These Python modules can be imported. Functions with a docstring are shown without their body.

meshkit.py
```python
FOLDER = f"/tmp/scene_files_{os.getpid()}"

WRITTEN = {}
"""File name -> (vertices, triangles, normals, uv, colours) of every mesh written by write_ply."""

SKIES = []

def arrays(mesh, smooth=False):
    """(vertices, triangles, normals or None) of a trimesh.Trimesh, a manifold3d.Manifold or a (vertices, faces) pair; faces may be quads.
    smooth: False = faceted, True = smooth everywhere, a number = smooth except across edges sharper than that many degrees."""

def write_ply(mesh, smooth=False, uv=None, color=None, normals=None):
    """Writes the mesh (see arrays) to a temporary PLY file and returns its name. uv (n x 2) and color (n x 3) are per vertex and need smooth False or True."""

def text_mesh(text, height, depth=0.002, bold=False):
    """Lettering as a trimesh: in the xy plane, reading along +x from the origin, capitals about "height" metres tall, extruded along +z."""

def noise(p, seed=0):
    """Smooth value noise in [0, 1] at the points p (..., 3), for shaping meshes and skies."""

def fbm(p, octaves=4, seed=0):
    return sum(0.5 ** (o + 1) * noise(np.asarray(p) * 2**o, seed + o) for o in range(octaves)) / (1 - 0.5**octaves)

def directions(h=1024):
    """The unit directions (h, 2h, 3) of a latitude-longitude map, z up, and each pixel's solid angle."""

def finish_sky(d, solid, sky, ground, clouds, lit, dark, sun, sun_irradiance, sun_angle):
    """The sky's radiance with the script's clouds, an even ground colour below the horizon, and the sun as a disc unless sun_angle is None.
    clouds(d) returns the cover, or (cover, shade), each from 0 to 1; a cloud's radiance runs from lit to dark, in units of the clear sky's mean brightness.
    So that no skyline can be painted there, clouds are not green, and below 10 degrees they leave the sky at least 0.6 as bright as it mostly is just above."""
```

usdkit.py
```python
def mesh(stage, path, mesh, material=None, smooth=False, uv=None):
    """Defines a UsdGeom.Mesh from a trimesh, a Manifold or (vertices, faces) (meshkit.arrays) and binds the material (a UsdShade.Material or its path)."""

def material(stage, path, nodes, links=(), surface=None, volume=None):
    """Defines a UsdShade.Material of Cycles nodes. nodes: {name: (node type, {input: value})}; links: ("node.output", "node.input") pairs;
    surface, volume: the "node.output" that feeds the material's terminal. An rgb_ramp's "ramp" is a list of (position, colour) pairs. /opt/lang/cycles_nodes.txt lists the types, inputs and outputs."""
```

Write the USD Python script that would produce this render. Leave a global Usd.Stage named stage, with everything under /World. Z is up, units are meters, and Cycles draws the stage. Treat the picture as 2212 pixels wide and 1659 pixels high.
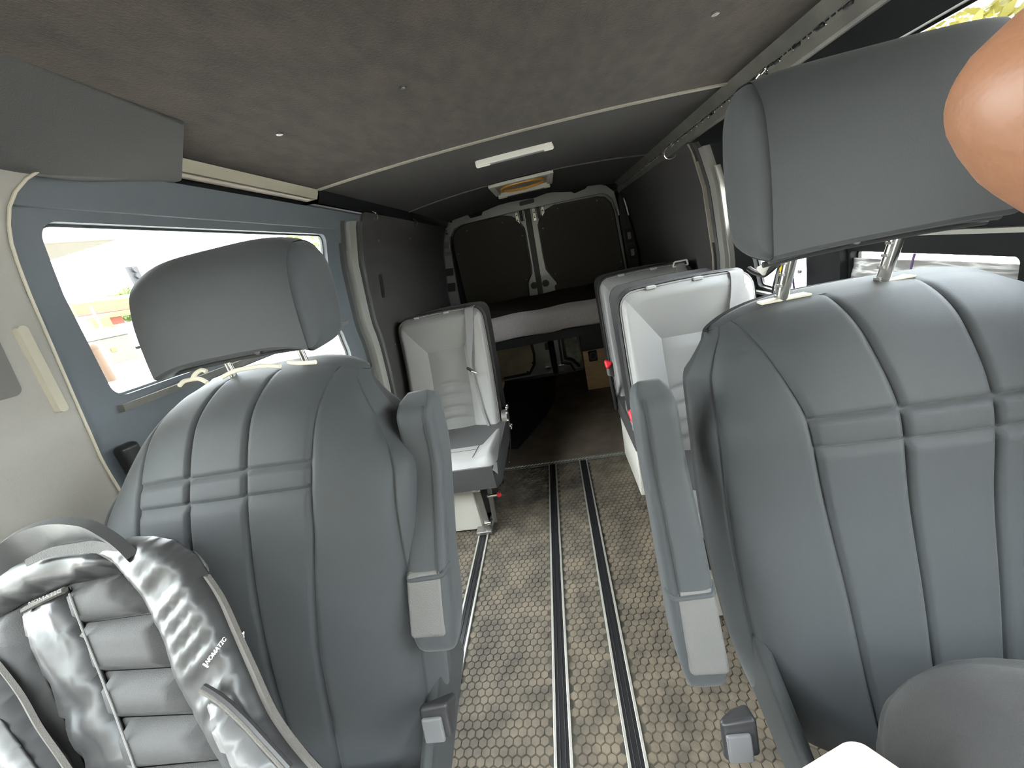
import math, random
import numpy as np, trimesh, usdkit, meshkit
import manifold3d as m3
from scipy.spatial import Delaunay
from shapely.geometry import Polygon, Point, box as sbox, LineString
from shapely import contains_xy
from shapely.ops import unary_union
from pxr import Usd, UsdGeom, UsdLux, UsdShade, Gf, Sdf

stage = Usd.Stage.CreateInMemory()
UsdGeom.Xform.Define(stage, '/World')
UsdGeom.Scope.Define(stage, '/World/Looks')
A = np.array

# ------------------------------------------------------------------ camera, sky, exposure
EYE = A([0, 0, 1.2]); FPX, CX, CY = 831.0, 1106.0, 829.5
YA = A([0.0791, 0.3352, -0.9388]); YA /= np.linalg.norm(YA)
XA = A([0.9763, 0.1644, 0.141]); XA -= XA @ YA * YA; XA /= np.linalg.norm(XA)
ZA = np.cross(XA, YA)
ROT = np.stack([XA, YA, ZA])            # columns: the camera's own axes in the van
cam = UsdGeom.Camera.Define(stage, '/World/Camera')
mt = np.eye(4); mt[:3, :3] = ROT.T; mt[3, :3] = EYE
cam.AddTransformOp().Set(Gf.Matrix4d(*mt.ravel().tolist()))
cam.CreateHorizontalApertureAttr(36.0)
cam.CreateFocalLengthAttr(36.0 * FPX / 2212)
cam.CreateClippingRangeAttr(Gf.Vec2f(0.004, 2000))
cam.CreateExposureAttr(4.75)

usdkit.material(stage, '/World/Looks/sky', {
    "t": ("texture_coordinate", {}), "n": ("noise_texture", {"scale": 2.2, "detail": 5}),
    "r": ("rgb_ramp", {"ramp": [(0.35, (0.80, 0.90, 1.06)), (0.62, (1.02, 1.01, 0.98))]}),
    "b": ("background_shader", {"strength": 1.0})},
    [("t.generated", "n.vector"), ("n.fac", "r.fac"), ("r.color", "b.color")], surface="b.background")
dome = UsdLux.DomeLight.Define(stage, '/World/sky_dome')
dome.CreateIntensityAttr(1.0)
dome.CreateColorAttr(Gf.Vec3f(1.03, 0.99, 0.945))

# ------------------------------------------------------------------ pixel helpers (a pixel of the photo -> a point on a real surface)
def ray(px, py):
    return ROT @ A([(px - CX) / FPX, -(py - CY) / FPX, -1.0])
def at_y(px, py, y):
    r = ray(px, py); return EYE + r * (y / r[1])
def at_x(px, py, x):
    r = ray(px, py); return EYE + r * (x / r[0])
def at_z(px, py, z):
    r = ray(px, py); return EYE + r * ((z - 1.2) / r[2])
def at_plane(px, py, o, n):
    r = ray(px, py); return EYE + r * (((o - EYE) @ n) / (r @ n))
XC = -0.07
HZ, HW = [-.2, 0, .6, 1.0, 1.3, 1.45, 1.56, 1.7], [.84, .84, .86, .85, .805, .76, .70, .55]
def half(z): return np.interp(z, HZ, HW)
def on_wall(px, py, side, off=0.):
    r = ray(px, py); lo, hi = .01, 20.
    for _ in range(60):
        m = (lo + hi) / 2
        if side * (r[0] * m - XC) < half(1.2 + r[2] * m) - off: lo = m
        else: hi = m
    return EYE + r * lo

# ------------------------------------------------------------------ scene helpers
ORIGIN, COUNT = {}, {}
def numbered(parent, name):
    k = (parent, name); i = COUNT.get(k, 0); COUNT[k] = i + 1
    return f'{parent}/{name}' + (f'_{i:03d}' if i else '')
def tag(p, label=None, cat=None, group=None, kind=None):
    for k, v in (('label', label), ('category', cat), ('group', group), ('kind', kind)):
        if v: p.SetCustomDataByKey(k, v)
    return p
def thing(name, label, cat, loc=(0, 0, 0), group=None, kind=None):
    path = numbered('/World', name)
    x = UsdGeom.Xform.Define(stage, path); x.AddTranslateOp().Set(Gf.Vec3d(*map(float, loc)))
    ORIGIN[path] = A(loc, float)
    return tag(x.GetPrim(), label, cat, group, kind)
def join(ms):
    out = []
    for m in ms:
        if hasattr(m, 'to_mesh'):
            q = m.to_mesh(); m = trimesh.Trimesh(q.vert_properties[:, :3], q.tri_verts, process=False)
        out.append(m)
    return out[0] if len(out) == 1 else trimesh.util.concatenate(out)
def obj(name, mesh, mat, parent=None, smooth=35, label=None, cat=None, group=None, kind=None):
    mesh = join(mesh if isinstance(mesh, list) else [mesh])
    pp = str(parent.GetPath()) if parent is not None else '/World'
    path = numbered(pp, name)
    o = ORIGIN.get(pp, np.zeros(3)); ORIGIN[path] = o
    v, f = A(mesh.vertices) - o, A(mesh.faces)
    p = usdkit.mesh(stage, path, (v, f), '/World/Looks/' + mat, smooth).GetPrim()
    return tag(p, label, cat, group, kind)
def dup(root, loc, label):
    path = numbered('/World', root.GetName())
    x = UsdGeom.Xform.Define(stage, path)
    x.GetPrim().GetReferences().AddInternalReference(root.GetPath())
    x.GetPrim().SetInstanceable(True)
    x.ClearXformOpOrder(); x.AddTranslateOp().Set(Gf.Vec3d(*map(float, loc)))
    was = root.GetCustomData()
    return tag(x.GetPrim(), label, was.get('category'), was.get('group'))

# ------------------------------------------------------------------ mesh helpers
_S = trimesh.creation.icosphere(1, 1.0).vertices
_S2 = trimesh.creation.icosphere(2, 1.0).vertices
def rbox(lo, hi, r=.01):
    lo, hi = np.minimum(lo, hi).astype(float), np.maximum(lo, hi).astype(float)
    r = min(r, (hi - lo).min() * .49)
    c = [A([x, y, z]) for x in (lo[0] + r, hi[0] - r) for y in (lo[1] + r, hi[1] - r) for z in (lo[2] + r, hi[2] - r)]
    return trimesh.convex.convex_hull(np.vstack([_S2 * r + q for q in c]))
def hullof(pts, r=.005):
    return trimesh.convex.convex_hull(np.vstack([_S * r + A(q) for q in pts]))
def frames(p):
    t = np.gradient(p, axis=0); t /= np.linalg.norm(t, axis=1, keepdims=True) + 1e-12
    n = np.cross(t[0], [0, 0, 1.0])
    if np.linalg.norm(n) < .1: n = np.cross(t[0], [1.0, 0, 0])
    n /= np.linalg.norm(n); N = []
    for k in range(len(p)):
        n = n - n @ t[k] * t[k]; n /= np.linalg.norm(n); N.append(n)
    N = A(N); return t, N, np.cross(t, N)
def smoothpath(p, n=24):
    p = A(p, float); s = np.r_[0, np.cumsum(np.linalg.norm(np.diff(p, axis=0), axis=1))]
    from scipy.interpolate import PchipInterpolator
    return PchipInterpolator(s, p, axis=0)(np.linspace(0, s[-1], n))
def tube(p, r, k=10, n=0, closed=False):
    p = smoothpath(p, n) if n else A(p, float)
    r = np.broadcast_to(r, len(p)); _, N, B = frames(p)
    a = np.linspace(0, 2 * np.pi, k, endpoint=False)
    v = (p[:, None] + r[:, None, None] * (np.cos(a)[None, :, None] * N[:, None] + np.sin(a)[None, :, None] * B[:, None])).reshape(-1, 3)
    f = []
    for i in range(len(p) - 1):
        for j in range(k):
            q = (i * k + j, i * k + (j + 1) % k, (i + 1) * k + (j + 1) % k, (i + 1) * k + j)
            f += [(q[0], q[1], q[2]), (q[0], q[2], q[3])]
    v = np.vstack([v, p[0], p[-1]]); c0, c1 = len(v) - 2, len(v) - 1; e = (len(p) - 1) * k
    for j in range(k): f += [(c0, (j + 1) % k, j), (c1, e + j, e + (j + 1) % k)]
    m = trimesh.Trimesh(v, f, process=False); m.fix_normals(); return m
def ring(c, R, r, axis=(0, 1, 0), a0=0, a1=2 * np.pi, n=28, k=8):
    axis = A(axis, float) / np.linalg.norm(axis); u = np.cross(axis, [0.3, .2, .9]); u /= np.linalg.norm(u); w = np.cross(axis, u)
    t = np.linspace(a0, a1, n)
    return tube(A(c) + R * (np.cos(t)[:, None] * u + np.sin(t)[:, None] * w), r, k)
def cyl(a, b, r, k=16):
    return trimesh.creation.cylinder(radius=r, segment=[A(a, float), A(b, float)], sections=k)
def rounded(poly, r):
    poly = poly if isinstance(poly, Polygon) else Polygon(poly)
    return poly.buffer(r, join_style=1).buffer(-2 * r, join_style=1).buffer(r, join_style=1) if r else poly
def prism(poly, o, U, V, N, th):
    poly = poly if hasattr(poly, 'exterior') else Polygon(poly)
    m = trimesh.creation.extrude_polygon(poly.simplify(1e-5), th, engine='earcut')
    q = A(m.vertices)
    m = trimesh.Trimesh(A(o, float) + q[:, :1] * A(U, float) + q[:, 1:2] * A(V, float) + q[:, 2:] * A(N, float), m.faces, process=False)
    m.fix_normals(); return m
def prism_y(poly, y, th):               # (x, z) outline at depth y, thickness towards the rear
    return prism(poly, (0, y, 0), (1, 0, 0), (0, 0, 1), (0, 1, 0), th)
def px_y(pts, y): return [tuple(at_y(px, py, y)[[0, 2]]) for px, py in pts]
def dens(ring_, step):
    out = []
    c = A(ring_.coords)[:-1]
    for a, b in zip(c, np.roll(c, -1, 0)):
        n = max(1, int(np.ceil(np.linalg.norm(b - a) / step)))
        out += [a + (b - a) * k / n for k in range(n)]
    return A(out)
def slab(poly, front, back, step=.05):
    """A closed sheet over a 2-D outline: front(uv) and back(uv) give the 3-D points of its two faces."""
    poly = poly if hasattr(poly, 'exterior') else Polygon(poly)
    rings = [dens(r, step) for r in (poly.exterior, *poly.interiors)]
    b = np.vstack(rings)
    x0, y0, x1, y1 = poly.bounds
    gx, gy = np.meshgrid(np.arange(x0, x1, step), np.arange(y0, y1, step))
    gx = gx + (np.arange(gx.shape[0]) % 2)[:, None] * step / 2
    inner = poly.buffer(-step * .45)
    g = np.c_[gx.ravel(), gy.ravel()]; g = g[contains_xy(inner, g[:, 0], g[:, 1])]
    uv = np.vstack([b, g]); tri = Delaunay(uv).simplices
    c = uv[tri].mean(1); tri = tri[contains_xy(poly, c[:, 0], c[:, 1])]
    e = uv[tri]; d1, d2 = e[:, 1] - e[:, 0], e[:, 2] - e[:, 0]; area = d1[:, 0] * d2[:, 1] - d1[:, 1] * d2[:, 0]; tri = tri[np.abs(area) > 1e-10]; area = area[np.abs(area) > 1e-10]
    tri[area < 0] = tri[area < 0][:, ::-1]
    n = len(uv); F = [tri, tri[:, ::-1] + n]; s = 0
    for r in rings:
        i = np.arange(s, s + len(r)); j = np.roll(i, -1)
        F += [np.c_[i, j, j + n], np.c_[i, j + n, i + n]]; s += len(r)
    m = trimesh.Trimesh(np.vstack([front(uv), back(uv)]), np.vstack(F), process=False)
    m.fix_normals(); return m
def pillow(poly, o, U, V, N, th, r, step=.012, wrinkle=None, base=0.0):
    """A padded patch on a plane: swells from the outline to th within r of the edge."""
    poly = poly if hasattr(poly, 'exterior') else Polygon(poly)
    edge = poly.boundary; o, U, V, N = (A(q, float) for q in (o, U, V, N))
    def h(uv):
        d = A([edge.distance(Point(*q)) for q in uv]); q = np.clip(d / r, 0, 1)
        k = th * np.sqrt(np.clip(1 - (1 - q) ** 2, 0, 1))
        return k + (wrinkle(uv) * q if wrinkle else 0)
    f = lambda uv: o + uv[:, :1] * U + uv[:, 1:] * V + (base + h(uv))[:, None] * N
    b = lambda uv: o + uv[:, :1] * U + uv[:, 1:] * V + (base - .003) * N
    return slab(poly, f, b, step)
def wall_sheet(poly, side, off, th, step=.05):
    """A sheet over a (y, z) outline bent to the van's side; off = distance in from the wall line."""
    f = lambda uv: np.c_[XC + side * (half(uv[:, 1]) - off), uv]
    b = lambda uv: np.c_[XC + side * (half(uv[:, 1]) - off + th), uv]
    return slab(poly, f, b, step)
def grid(P):
    """Triangles over an (n, m, 3) grid of points."""
    n, m = P.shape[:2]; i = np.arange(n * m).reshape(n, m)
    a, b, c, d = i[:-1, :-1].ravel(), i[:-1, 1:].ravel(), i[1:, 1:].ravel(), i[1:, :-1].ravel()
    return trimesh.Trimesh(P.reshape(-1, 3), np.vstack([np.c_[a, b, c], np.c_[a, c, d]]), process=False)
def ribbon(p, w, width_dir, th=.002, n=30):
    p = smoothpath(p, n); w = np.interp(np.linspace(0, 1, n), np.linspace(0, 1, len(np.atleast_1d(w))), np.atleast_1d(w))
    d = np.broadcast_to(A(width_dir, float), p.shape); d = d / np.linalg.norm(d, axis=1, keepdims=True)
    t = np.gradient(p, axis=0); nn = np.cross(t, d); nn /= np.linalg.norm(nn, axis=1, keepdims=True)
    a, b = p - d * w[:, None] / 2, p + d * w[:, None] / 2
    P = np.stack([a + nn * th / 2, b + nn * th / 2, b - nn * th / 2, a - nn * th / 2, a + nn * th / 2], 1)
    m = grid(P); m.merge_vertices(); m.fix_normals(); return m

# ------------------------------------------------------------------ materials
def mat(name, col, rough=.6, metal=0., bump=0., scale=200., sheen=0., var=0., vscale=12., col2=None, spec=.5, coat=0., stretch=None):
    n, l = {"p": ("principled_bsdf", {"base_color": col, "roughness": rough, "metallic": metal, "sheen_weight": sheen, "specular_ior_level": spec, "coat_weight": coat, "coat_roughness": .12}),
            "t": ("texture_coordinate", {})}, []
    src = "t.object"
    if stretch:
        n["mp"] = ("mapping", {"scale": stretch}); l.append(("t.object", "mp.vector")); src = "mp.vector"
    if var or col2 is not None:
        lo = col2 if col2 is not None else tuple(c * (1 - var) for c in col)
        hi = col if col2 is not None else tuple(c * (1 + var) for c in col)
        n["nv"] = ("noise_texture", {"scale": vscale, "detail": 4, "roughness": .6}); l.append((src, "nv.vector"))
        n["rp"] = ("rgb_ramp", {"ramp": [(.35, lo), (.65, hi)]}); l += [("nv.fac", "rp.fac"), ("rp.color", "p.base_color")]
    if bump:
        n["nb"] = ("noise_texture", {"scale": scale, "detail": 3}); n["b"] = ("bump", {"strength": bump, "distance": .002})
        l += [(src, "nb.vector"), ("nb.fac", "b.height"), ("b.normal", "p.normal")]
    usdkit.material(stage, '/World/Looks/' + name, n, l, surface="p.BSDF")

mat('neoprene', (.0350, .0388, .0420), .62, bump=.12, scale=900, sheen=.08, spec=.35)
mat('neoprene_dark', (.022, .024, .025), .65, bump=.12, scale=900, sheen=.05, spec=.3)
mat('vinyl', (.195, .194, .192), .42, bump=.12, scale=500)
mat('vinyl_light', (.28, .278, .275), .38, bump=.12, scale=500)
mat('vinyl_shell', (.04, .04, .042), .4, bump=.1, scale=500)
mat('arm_vinyl', (.095, .093, .091), .42, bump=.35, scale=700)
mat('black_plastic', (.012, .012, .013), .38)
mat('handle_grey', (.095, .096, .10), .35)
mat('grey_plastic', (.17, .17, .172), .32)
mat('black_steel', (.008, .009, .010), .5, spec=.25)
mat('surround_haze_grey', (.12, .137, .152), .5, coat=.1)  # pale lens-flare haze put into the colour of a dark frame
mat('pillar_paint', (.30, .295, .275), .26, coat=.5)
mat('pillar_paint_dark', (.08, .082, .08), .28, coat=.4)
mat('side_panel', (.060, .057, .055), .8, bump=.2, scale=150)
mat('door_panel', (.085, .077, .068), .75, bump=.1, scale=150)
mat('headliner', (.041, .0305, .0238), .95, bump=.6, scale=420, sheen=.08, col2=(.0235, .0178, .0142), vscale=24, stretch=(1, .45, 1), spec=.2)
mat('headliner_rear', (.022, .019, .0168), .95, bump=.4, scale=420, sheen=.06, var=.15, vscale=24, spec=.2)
mat('overhead_fabric', (.042, .042, .041), .9, bump=.4, scale=500, sheen=.08)
mat('pillar_trim', (.30, .285, .262), .85, bump=.2, scale=600, sheen=.1)
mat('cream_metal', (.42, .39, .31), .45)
mat('rail_metal', (.17, .165, .15), .42, metal=.3, var=.15, vscale=9)
mat('aluminium', (.62, .61, .56), .34, metal=.85)
mat('satin_strip', (.62, .58, .50), .4, metal=.6)
mat('chrome', (.78, .77, .72), .16, metal=1.)
mat('steel', (.35, .34, .33), .3, metal=.9)
mat('white_plastic', (.72, .70, .64), .4)
mat('rail_black', (.008, .008, .009), .3)
mat('floor_rubber', (.172, .140, .103), .72, bump=.25, scale=300, col2=(.078, .066, .052), vscale=11)
mat('floor_gap', (.085, .077, .06), .85, col2=(.04, .037, .03), vscale=9)
mat('cargo_floor', (.17, .135, .10), .7, bump=.3, scale=200, col2=(.10, .082, .062), vscale=6)
mat('deck_shade_black', (.012, .012, .012), .9)  # near-black that paints the shade on the cargo deck
mat('bed_top', (.06, .040, .037), .9)
mat('bed_cloth', (.66, .62, .64), .5, bump=.6, scale=600, sheen=1.0, var=.12, vscale=160)
mat('bed_board', (.018, .02, .024), .6)
mat('plywood', (.74, .52, .29), .6, var=.1, vscale=6, stretch=(1, 1, 9))
mat('tan_board', (.60, .52, .38), .8, var=.2, vscale=5)
mat('foil_wool', (.50, .50, .42), .7, var=.3, vscale=14, bump=.6, scale=40)
mat('door_metal', (.36, .37, .36), .32, metal=.5)
mat('door_metal_dark', (.05, .052, .052), .35, metal=.4)
mat('pedestal_paint', (.72, .70, .64), .5)
mat('red_plastic', (.75, .02, .035), .35)
mat('belt_web', (.20, .20, .205), .5, bump=.3, scale=900)
mat('yellow_plastic', (.85, .62, .02), .5)
mat('purple_cord', (.10, .045, .16), .5)
mat('grey_cord', (.26, .27, .26), .5)
mat('cream_cord', (.62, .58, .48), .6)
mat('pack_light', (.085, .085, .087), .35, bump=.2, scale=60)
mat('trim_recess', (.14, .135, .125), .85)
mat('pack_fabric', (.025, .0255, .027), .6, bump=.3, scale=700)
mat('pack_mesh', (.028, .028, .0283), .75, bump=.3, scale=1100)
mat('pack_gloss', (.019, .0194, .0205), .34, bump=.12, scale=60)
mat('pack_edging', (.065, .060, .055), .85, bump=.4, scale=900)
mat('pack_web', (.022, .021, .021), .6, bump=.4, scale=900)
mat('print_white', (.80, .80, .76), .5)
mat('print_grey', (.12, .12, .117), .6)
mat('skin', (.165, .077, .042), .5, bump=.15, scale=300)
mat('shirt', (.0165, .0155, .0158), .85, bump=.3, scale=900, sheen=.06)
mat('trousers', (.022, .021, .0215), .85, bump=.3, scale=900, sheen=.08)
mat('hair', (.03, .02, .012), .6)
mat('eye', (.8, .8, .78), .2)
mat('cream_case', (.36, .33, .255), .45)
mat('amber_glass', (.75, .38, .08), .25)
mat('warn_yellow', (.5, .25, .01), .6)
mat('concrete', (.62, .59, .50), .9, var=.08, vscale=2)
mat('kerb', (.20, .18, .13), .9, var=.15, vscale=3)
mat('asphalt', (.40, .38, .35), .9, var=.1, vscale=1)
mat('grass', (.085, .12, .018), .9, var=.3, vscale=3, bump=.5, scale=20)
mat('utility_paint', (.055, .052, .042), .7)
mat('car_dark', (.012, .011, .013), .35, coat=.2)
mat('car_light', (.40, .42, .45), .25, coat=.6)
mat('car_glass', (.03, .035, .04), .08)
mat('tyre', (.015, .015, .015), .8)
mat('canopy_white', (.85, .85, .83), .5)
mat('canopy_yellow', (.20, .19, .014), .5)
mat('canopy_red', (.22, .035, .02), .5)
mat('bollard', (.065, .038, .022), .8)
mat('sign_grey', (.075, .08, .085), .5)
mat('bark', (.10, .085, .055), .9)
mat('siding', (.72, .68, .62), .6)
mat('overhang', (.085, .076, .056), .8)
mat('signal_black', (.010, .010, .012), .6)
for nm, c in (('leaf', (.05, .075, .018)), ('leaf_yellow', (.060, .052, .004))):
    usdkit.material(stage, '/World/Looks/' + nm, {
        "o": ("object_info", {}), "p": ("principled_bsdf", {"base_color": c, "roughness": .55}),
        "tr": ("translucent_bsdf", {"color": tuple(1.5 * q for q in c)}), "m": ("mix_closure", {"fac": .4})},
        [("p.BSDF", "m.closure1"), ("tr.BSDF", "m.closure2")], surface="m.closure")
def pane_mat(nm, tint, gl=.0, milk=0.):
    n = {"tr": ("transparent_bsdf", {"color": tint}), "g": ("glossy_bsdf", {"color": (1, 1, 1), "roughness": gl}), "m": ("mix_closure", {"fac": .05})}
    l = [("tr.BSDF", "m.closure1"), ("g.BSDF", "m.closure2")]; out = "m.closure"
    if milk:
        n |= {"d": ("translucent_bsdf", {"color": (.8, .8, .8)}), "m2": ("mix_closure", {"fac": milk})}
        l += [("m.closure", "m2.closure1"), ("d.BSDF", "m2.closure2")]; out = "m2.closure"
    usdkit.material(stage, '/World/Looks/' + nm, n, l, surface=out)
pane_mat('pane', (.78, .80, .79))
pane_mat('clear_pane', (.92, .95, .94))
usdkit.material(stage, '/World/Looks/film', {
    "t": ("texture_coordinate", {}), "mp": ("mapping", {"scale": (1, .7, 5)}), "n": ("noise_texture", {"scale": 5, "detail": 3, "distortion": 1.5}),
    "r": ("rgb_ramp", {"ramp": [(.40, (.16, .157, .152)), (.50, (.22, .216, .212)), (.54, (.34, .34, .34)), (.60, (.18, .177, .172))]}),
    "tr": ("transparent_bsdf", {"color": (.3, .3, .3)}), "d": ("translucent_bsdf", {}), "m": ("mix_closure", {"fac": .9})},
    [("t.object", "mp.vector"), ("mp.vector", "n.vector"), ("n.fac", "r.fac"), ("r.color", "d.color"), ("tr.BSDF", "m.closure1"), ("d.BSDF", "m.closure2")], surface="m.closure")
UsdShade.MaterialBindingAPI.Apply(dome.GetPrim()).Bind(UsdShade.Material.Get(stage, '/World/Looks/sky'))

# ================================================================== THE VAN: floor
def floor_struct(name, mesh, m, label, parent=None, **k):
    return obj(name, mesh, m, parent, label=label, kind='structure', **k)
FL = thing('floor', 'worn taupe rubber van floor embossed with hexagons, darker cargo deck behind it', None, kind='structure')
obj('rubber_sheet', rbox((-.92, -.75, -.03), (.80, 2.0, -.004), .002), 'floor_gap', FL)
obj('cargo_deck', rbox((-.92, 2.0, -.03), (.80, 3.72, 0), .002), 'cargo_floor', FL, label='dark brown bare cargo deck behind the metal threshold')
tracks = [(-.525, -.476), (-.188, -.140), (-.009, .039)]
def hexagons():
    p = .024; R = p / math.sqrt(3) * .965; V, F = [], []
    a = np.radians(np.arange(6) * 60 + 30)
    for j in range(int(1.9 / (p * .866))):
        for i in range(int(1.72 / p)):
            x, y = -.92 + p * (i + .5 * (j % 2)), .12 + j * p * .866
            if y > 1.975 or x > .79 or any(a0 - R * .55 < x < a1 + R * .55 for a0, a1 in tracks): continue
            k = len(V)
            V += [(x + R * c, y + R * s, -.0042) for c, s in zip(np.cos(a), np.sin(a))]
            V += [(x + R * .86 * c, y + R * .86 * s, -.0008) for c, s in zip(np.cos(a), np.sin(a))] + [(x, y, 0)]
            for q in range(6):
                n = (q + 1) % 6
                F += [(k + q, k + n, k + 6 + n), (k + q, k + 6 + n, k + 6 + q), (k + 6 + q, k + 6 + n, k + 12)]
    return trimesh.Trimesh(V, F, process=False)
obj('hexagon_relief', hexagons(), 'floor_rubber', FL, smooth=False, kind='stuff')
names = ['left floor rail partly under the grey rear seat', 'middle floor rail, long black channel between two bright edges', 'right-hand floor rail beside the armrest of the wide front seat']
for (a0, a1), l in zip(tracks, ['black seat rail with bright edges nearest the grey single rear seat on the left',
                                'black seat rail with bright edges in the middle of the aisle floor',
                                'black seat rail with bright edges right of the aisle middle, towards the driver seat']):
    t = thing('floor_rail', l, 'rail', ((a0 + a1) / 2, 1.0, 0), 'seat rails let into the aisle floor')
    y0, y1 = -.3, 1.985
    obj('channel', rbox((a0 + .007, y0, -.004), (a1 - .007, y1, .0025), .001), 'rail_black', t)
    obj('groove_lip', [rbox((a0 + .016, y0, .002), (a0 + .018, y1, .0045), .0008), rbox((a1 - .018, y0, .002), (a1 - .016, y1, .0045), .0008)], 'rail_black', t)
    for e in (a0, a1 - .008):
        obj('edge_strip', rbox((e, y0, -.004), (e + .008, y1 + .003, .006), .0015), 'aluminium', t)
# threshold
TH = thing('trim_1', 'bright tread-pattern metal threshold strip across the aisle floor', None, (.13, 2.0, 0), kind='structure')
obj('strip', rbox((-.50, 1.985, -.002), (.76, 2.022, .004), .001), 'rail_metal', TH)
lo = []
for i in range(62):
    x = -.492 + i * .0203
    c, s = math.cos(.6 if i % 2 else .55), math.sin(.6)
    d = A([c, s, 0]) * .009; o = A([x, 2.003, .0045])
    lo.append(hullof([o - d, o + d], .0022))
obj('tread_bar', lo, 'aluminium', TH, kind='stuff')
mt_ = obj('cargo_mat', prism([(-.50, 2.26), (-.385, 2.235), (-.20, 2.68), (-.12, 3.0), (-.10, 3.60), (-.86, 3.62), (-.86, 2.30)], (0, 0, .0005), (1, 0, 0), (0, 1, 0), (0, 0, 1), .006), 'deck_shade_black',
          label='flat black sheet painted in as shade on the cargo deck behind the single rear seat', cat='mat')  # dark sheet added in place of the shadow across the deck

# ================================================================== side walls
def hole(pts, side, r=.03):
    return rounded(Polygon([tuple(on_wall(px, py, side)[1:]) for px, py in pts]), r)
WL = thing('wall_left', 'left side wall of the van with the sliding-door window and black cargo panel', None, (-.9, 1.4, 0), kind='structure')
WR = thing('wall_right', 'right side wall of the van with divided side windows and black cargo panel', None, (.78, 1.4, 0), kind='structure')
up_l = rounded(Polygon([(.645, 1.416), (1.572, 1.421), (1.588, 1.089), (.665, 1.089)]), .03)
lo_l = rounded(Polygon([(.86, 1.055), (1.583, 1.055), (1.603, .95), (1.55, .45), (.86, .45)]), .05)
cab_l = rounded(Polygon([(-.78, .84), (.30, .84), (.36, 1.40), (-.30, 1.44), (-.50, 1.28)]), .05)
up_r = rounded(Polygon([(.50, 1.112), (.46, 1.42), (1.64, 1.43), (1.775, 1.24), (1.76, 1.112)]), .03)
lo_r = rounded(Polygon([(1.287, .875), (1.287, 1.05), (1.655, 1.05), (1.60, .892)]), .02)
lo_rf = rounded(Polygon([(.745, .70), (.745, 1.024), (1.128, 1.03), (1.128, .70)]), .012)
cab_r = rounded(Polygon([(-.78, .84), (.26, .84), (.30, 1.40), (-.30, 1.44), (-.50, 1.28)]), .05)
sheet = Polygon([(-.95, -.12), (3.74, -.12), (3.74, 1.505), (-.20, 1.505), (-.95, 1.0)])
obj('body_side', wall_sheet(sheet - up_l - lo_l - cab_l, -1, 0, .018), 'surround_haze_grey', WL)
for s_, W_ in ((-1, WL), (1, WR)):
    obj('roof_cove', rbox((XC + s_ * .775, -.22, 1.47), (XC + s_ * .90, 3.74, 1.64), .01), 'black_steel', W_)
obj('body_side', wall_sheet(sheet - up_r - lo_r - lo_rf - cab_r, 1, 0, .018), 'black_steel', WR)
def window(n, hole_, side, label, m='pane', lip=.005, fm='black_plastic'):
    w = thing(f'window_{n}', label, None, (XC + side * half(hole_.centroid.y), *hole_.centroid.coords[0]), kind='structure')
    g = hole_.buffer(.006)
    f = lambda uv: np.c_[XC + side * (half(uv[:, 1]) + .012), uv]
    b = lambda uv: np.c_[XC + side * (half(uv[:, 1]) + .015), uv]
    obj('pane', slab(g, f, b, .12), m, w)
    obj('rubber_frame', wall_sheet(hole_.buffer(.004) - hole_.buffer(-lip), side, -.016, .008, .04), fm, w)
    return w
window(1, up_l, -1, 'bright left sliding-door window beside the backpack seat, a gas station outside', fm='surround_haze_grey')
window(2, lo_l, -1, 'small lower left window below the cross bar behind the left headrest')
window(3, up_r, 1, 'upper right side window largely hidden behind the raised headrest')
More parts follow.
